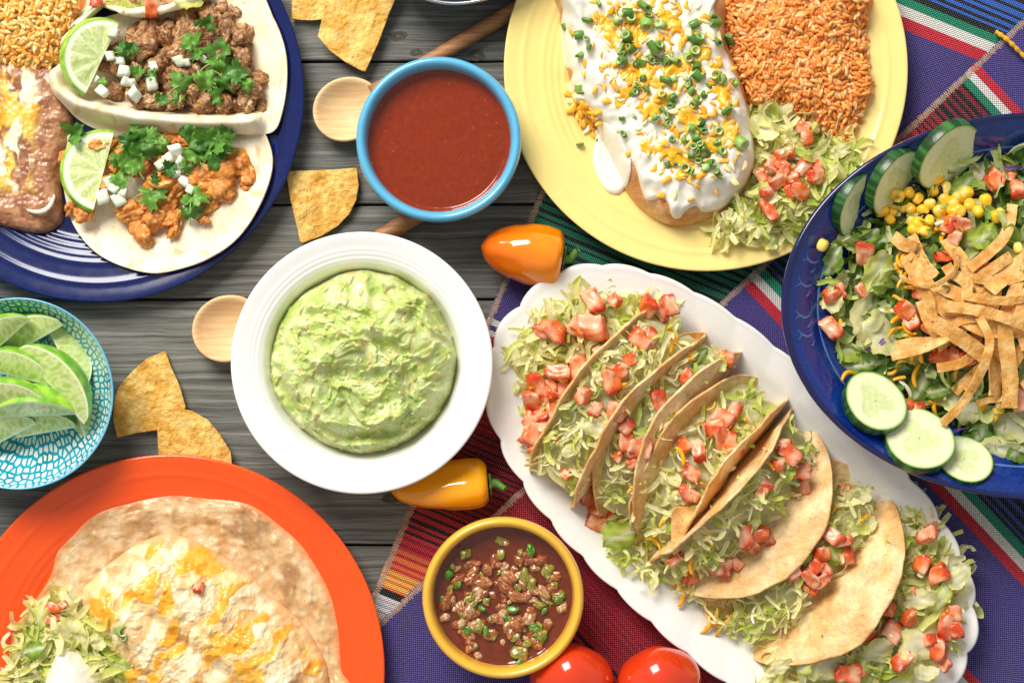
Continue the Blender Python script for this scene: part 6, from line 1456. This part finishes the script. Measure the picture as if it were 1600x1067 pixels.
for x, y, s in [(1350, 395, 24), (1298, 512, 22), (1300, 460, 18), (1310, 455, 15), (1553, 282, 24), (1590, 295, 20), (1575, 275, 15), (1495, 350, 22), (1480, 350, 18), (1490, 372, 15), (1478, 400, 18), (1415, 485, 22), (1425, 500, 18), (1440, 460, 16), (1415, 640, 20), (1432, 642, 16), (1402, 632, 15), (1470, 555, 22), (1490, 560, 18), (1595, 620, 24), (1510, 560, 16), (1450, 515, 16), (1530, 415, 18), (1345, 455, 12)]:
    put('tomato', x, y, zs(x, y, 17), s, 'diced tomato piece in the cobalt salad bowl', 'diced tomato in the salad', rng)
for x, y in [(1460, 297), (1477, 295), (1405, 306), (1398, 303), (1432, 311), (1453, 318), (1410, 324), (1476, 311), (1497, 308), (1504, 303), (1490, 318), (1389, 341), (1376, 330), (1528, 330), (1563, 333), (1556, 340), (1436, 351), (1430, 360), (1467, 330), (1490, 330), (1462, 278), (1591, 388), (1600, 396), (1452, 345), (1425, 345), (1445, 362), (1395, 327), (1420, 300), (1515, 320), (1540, 316), (1500, 330), (1552, 650), (1558, 640), (1285, 383), (1470, 352), (1420, 325), (1442, 330), (1510, 300)]:
    put('corn', x, y, zs(x, y, 14), rng.uniform(9.5, 12), 'yellow corn kernel in the cobalt salad bowl', 'corn kernels in the salad', rng, tilt=0.6)
for x, y in pts_in([(1400, 400), (1440, 380), (1440, 600), (1480, 640), (1400, 600), (1390, 480)], 26, rng): put('cheddar', x, y, zs(x, y, 16), rng.uniform(12, 18), 'orange cheddar shred in the cobalt salad bowl', 'cheddar shreds in the salad', rng, tilt=0.4)
for x, y in [(1310, 515), (1325, 585), (1475, 370), (1480, 340), (1465, 360), (1395, 580), (1440, 625), (1465, 630), (1560, 620), (1510, 600), (1500, 575), (1535, 640)]: put('cheddar', x, y, zs(x, y, 15), rng.uniform(13, 18), 'orange cheddar shred in the cobalt salad bowl', 'cheddar shreds in the salad', rng, tilt=0.4)
for x, y, yaw in [(1418, 610, -1.0), (1395, 484, 0.2), (1480, 345, 0.3)]: put('pale_shred', x, y, zs(x, y, 20), 20, 'white cheese shred in the cobalt salad bowl', 'white cheese shreds in the salad', rng, yaw=yaw, tilt=0.2)
# black beans
bm = [to_mesh('black_bean', *(lambda v: (v[0]*np.array([1.2, .8, .75]), v[1]))(sphere_grid(10, 14)), food('black_bean_skin', C('#2a1512'), rough=0.2, var=0.2, bump=0.1), None)]
for x, y in [(1428, 292), (1432, 335), (1548, 318), (1440, 342), (1420, 335), (1545, 312), (1525, 300), (1470, 300)]: inst(bm[0], 'black_bean', P(x, y, zs(x, y, 12)), scale=9, R=rotm(rng.uniform(0, 6), .3, .2), label='dark bean among the corn kernels in the salad', cat='bean', group='dark beans in the salad')
# red cabbage slivers
M['cabbage'] = food('red_cabbage', C('#7a4a9a'), rough=0.35, var=0.3, bump=0.2, transl=0.2)
for i, (x, y, s, yaw) in enumerate([(1368, 540, 18, 0.6), (1590, 265, 22, 0.1), (1500, 672, 14, 0.1)]):
    V, F, c = ribbon(np.random.default_rng(900+i), 2.0, 0.3, 9, 0.8, 0.6, 0.3, None); me = to_mesh('cabbage_sliver', V, F, M['cabbage'])
    inst(me, 'cabbage_sliver', P(x, y, zs(x, y, 24)), scale=s, R=rotm(yaw, 0.1, 0.1), label='purple cabbage sliver in the cobalt salad bowl', cat='cabbage', group='purple cabbage slivers')
# cucumber slices
def cucumber(seed, r=58, thick=17):
    na, nr = 72, 20; th = np.linspace(0, 2*math.pi, na, endpoint=False); t = np.linspace(0.02, 1, nr); k = seed*3.3
    rr = r*(1+0.015*np.cos(3*th+seed))
    X = t[:, None]*rr*np.cos(th); Y = t[:, None]*rr*np.sin(th); T = np.broadcast_to(t[:, None], X.shape)
    tri = 0.5+0.12*np.cos(3*th+seed)
    core = ss(0.09, -0.05, T-tri)
    seeds = ss(0.25, 0.6, noise(np.cos(th)*6*t[:, None]+k, np.sin(th)*6*t[:, None], 2))*np.exp(-((T-tri*0.75)/0.15)**2)
    c = mix(C('#e2e9bd'), C('#d3dfa4'), core); c = mix(c, C('#f1f3dc'), 0.8*seeds); c = mix(c, C('#a9cb70'), ss(0.90, 0.965, T)); c = mix(c, C('#1f4a1e'), ss(0.975, 0.992, T))
    Z = 0.7*noise(X*0.1+k, Y*0.1, 1)-1.2*core
    V = np.stack([X, Y, Z], -1).reshape(-1, 3); F = grid_faces(nr, na)[:, [0, 3, 2, 1]]
    w = np.linspace(0, 1, 6); V2 = np.stack([(rr*(1+0.02*np.sin(math.pi*w))[:, None])*np.cos(th), (rr*(1+0.02*np.sin(math.pi*w))[:, None])*np.sin(th), -thick*w[:, None]+0*th], -1).reshape(-1, 3)
    st = noise(np.cos(th)*9+k, np.sin(th)*9, 0); c2 = np.tile(mix(C('#163a18'), C('#3f7a34'), ss(-0.2, 0.6, st)), (6, 1))
    V3 = V.copy(); V3[:, 2] = -thick
    Vs = np.concatenate([V, V2, V3]); Fs = np.concatenate([F, grid_faces(6, na)[:, [0, 3, 2, 1]]+len(V), F[:, [0, 3, 2, 1]]+len(V)+len(V2)])
    return to_mesh('cucumber_slice', Vs, Fs, M['cuke'], np.concatenate([c.reshape(-1, 3), c2, c.reshape(-1, 3)]))
CK = [cucumber(i+1, 58, 18) for i in range(3)]
def cuke(x, y, z, normal, sc, label, v, spin=0.0):
    n = np.array(normal, float); n /= np.linalg.norm(n); a = np.cross([0, 0, 1.0], n); a = a/np.linalg.norm(a) if np.linalg.norm(a) > 1e-6 else np.array([1.0, 0, 0]); b = np.cross(n, a)
    inst(CK[v], 'cucumber_slice', P(x, y, z), scale=sc, R=np.stack([a, b, n], 1), label=label, cat='cucumber', group='cucumber slices in the salad')
cuke(1345, 320, 122, (0.72, -0.42, 0.55), 0.92, 'cucumber slice standing at the start of the row against the bowl wall', 0)
cuke(1403, 287, 130, (0.66, -0.52, 0.58), 0.94, 'cucumber slice standing mid row against the bowl wall', 1)
cuke(1484, 246, 138, (0.50, -0.62, 0.62), 0.98, 'cucumber slice standing tallest at the end of the row', 2)
cuke(1507, 716, 128, (0.1, 0.66, 0.74), 0.76, 'small cucumber slice tucked lowest beside the blue wall', 0)
cuke(1369, 626, 142, (0.28, 0.50, 0.82), 0.86, 'cucumber slice lying flat beneath the cheddar shreds', 1)
cuke(1437, 684, 144, (0.1, 0.56, 0.82), 0.92, 'cucumber slice lying flat in the middle of the lower trio', 2)
# fried tortilla strips
def strip(pts, w, dz, seed):
    r = np.random.default_rng(seed); p = []
    m = len(pts)
    for i, (x, y) in enumerate(pts): p.append(P(x, y, zs(min(x, 1640), y, 20+dz+r.uniform(-3, 3)) if True else 0))
    p = catmull(np.array(p), 12, closed=False) if m > 2 else np.linspace(p[0], p[1], 14)+np.sin(np.linspace(0, math.pi, 14))[:, None]*np.array([0, 0, r.uniform(-6, 9)])+np.sin(np.linspace(0, 2*math.pi, 14)+seed)[:, None]*np.array([1.5, 1.5, 1.5])
    T = np.gradient(p, axis=0); T /= np.linalg.norm(T, axis=1)[:, None]; up = np.array([0, 0, 1.0]); n = len(p); ro = r.normal()*0.22+r.normal()*0.35*np.linspace(0, 1, n); V = []
    for i in range(n):
        sd = np.cross(T[i], up); sd /= np.linalg.norm(sd)+1e-9; nn = np.cross(sd, T[i]); a = math.cos(ro[i])*sd+math.sin(ro[i])*nn; b = -math.sin(ro[i])*sd+math.cos(ro[i])*nn
        ww = w*0.58*(1+0.1*noise(i*0.6, seed*1.7)); h = 1.7
        for s_, q in ((-1, -1), (0, -1), (1, -1), (1, 1), (0, 1.15), (-1, 1)): V.append(p[i]+a*s_*ww+b*q*h)
    V = np.array(V); F = np.concatenate([grid_faces(n, 6), [[0, 1, 4, 5], [1, 2, 3, 4]], [[6*n-6, 6*n-1, 6*n-2, 6*n-5], [6*n-5, 6*n-2, 6*n-3, 6*n-4]]])
    nz = fbm(V[:, 0]*0.05+seed, V[:, 1]*0.05, seed, 3); col = mix(C('#d6943e'), C('#eebe74'), ss(-0.4, 0.4, nz)); col = np.where((np.arange(len(V)) % 6 == 0)[:, None] | (np.arange(len(V)) % 6 == 2)[:, None], mix(col, C('#f1cf90'), 0.5), col)
    o = mk('tortilla_strip', V, F, M['shell'], col=col, smooth=False)
    sh = 'wide flat' if w >= 18 else ('thin curling' if (m > 2 and w < 13) else ('narrow straight' if w < 13 else ('bent' if m > 2 else 'straight')))
    tag(o, sh+' fried tortilla strip piled on the salad', 'tortilla strip', sh+' fried tortilla strips')
SL = [([(1413, 376), (1452, 440)], 30, 0), ([(1415, 400), (1450, 450), (1492, 500)], 22, 4), ([(1478, 414), (1515, 452)], 15, 10), ([(1480, 372), (1526, 452)], 18, 2), ([(1490, 388), (1493, 420), (1459, 446), (1422, 440), (1408, 432)], 6, 18), ([(1582, 320), (1568, 372), (1514, 420)], 14, 8), ([(1612, 396), (1544, 456)], 19, 6), ([(1506, 462), (1563, 470), (1615, 464)], 11, 20), ([(1471, 477), (1532, 486), (1580, 500), (1620, 518)], 14, 26), ([(1459, 504), (1500, 528), (1538, 556)], 20, 20), ([(1393, 557), (1440, 546), (1482, 528)], 11, 22), ([(1400, 541), (1470, 531)], 14, 14), ([(1464, 575), (1500, 568), (1522, 552)], 12, 18), ([(1530, 496), (1546, 532), (1536, 574), (1506, 627), (1472, 662)], 11, 30), ([(1557, 490), (1553, 618)], 20, 16), ([(1572, 505), (1578, 636)], 20, 24), ([(1493, 611), (1538, 570)], 13, 8), ([(1527, 630), (1570, 621)], 8, 8), ([(1480, 512), (1500, 502), (1530, 496)], 11, 12), ([(1594, 605), (1630, 580)], 10, 10), ([(1590, 480), (1604, 548)], 16, 10), ([(1520, 440), (1580, 400)], 14, 2), ([(1470, 445), (1520, 480)], 18, 0), ([(1500, 430), (1560, 440), (1600, 430)], 12, 8), ([(1540, 500), (1570, 560)], 16, 4), ([(1590, 440), (1560, 520)], 15, 6), ([(1440, 470), (1475, 545)], 20, 2), ([(1500, 500), (1540, 520), (1600, 520)], 13, 10), ([(1430, 425), (1460, 500)], 16, 6), ([(1600, 540), (1570, 590)], 14, 6), ([(1510, 440), (1500, 540)], 14, 6), ([(1610, 440), (1590, 500)], 14, 14), ([(1395, 372), (1430, 390)], 16, 6), ([(1535, 450), (1520, 560)], 16, 0), ([(1560, 420), (1545, 500)], 16, 0), ([(1480, 470), (1545, 450)], 15, 2)]
for i, (p_, w_, dz_) in enumerate(SL): strip(p_, w_, dz_, 950+i)
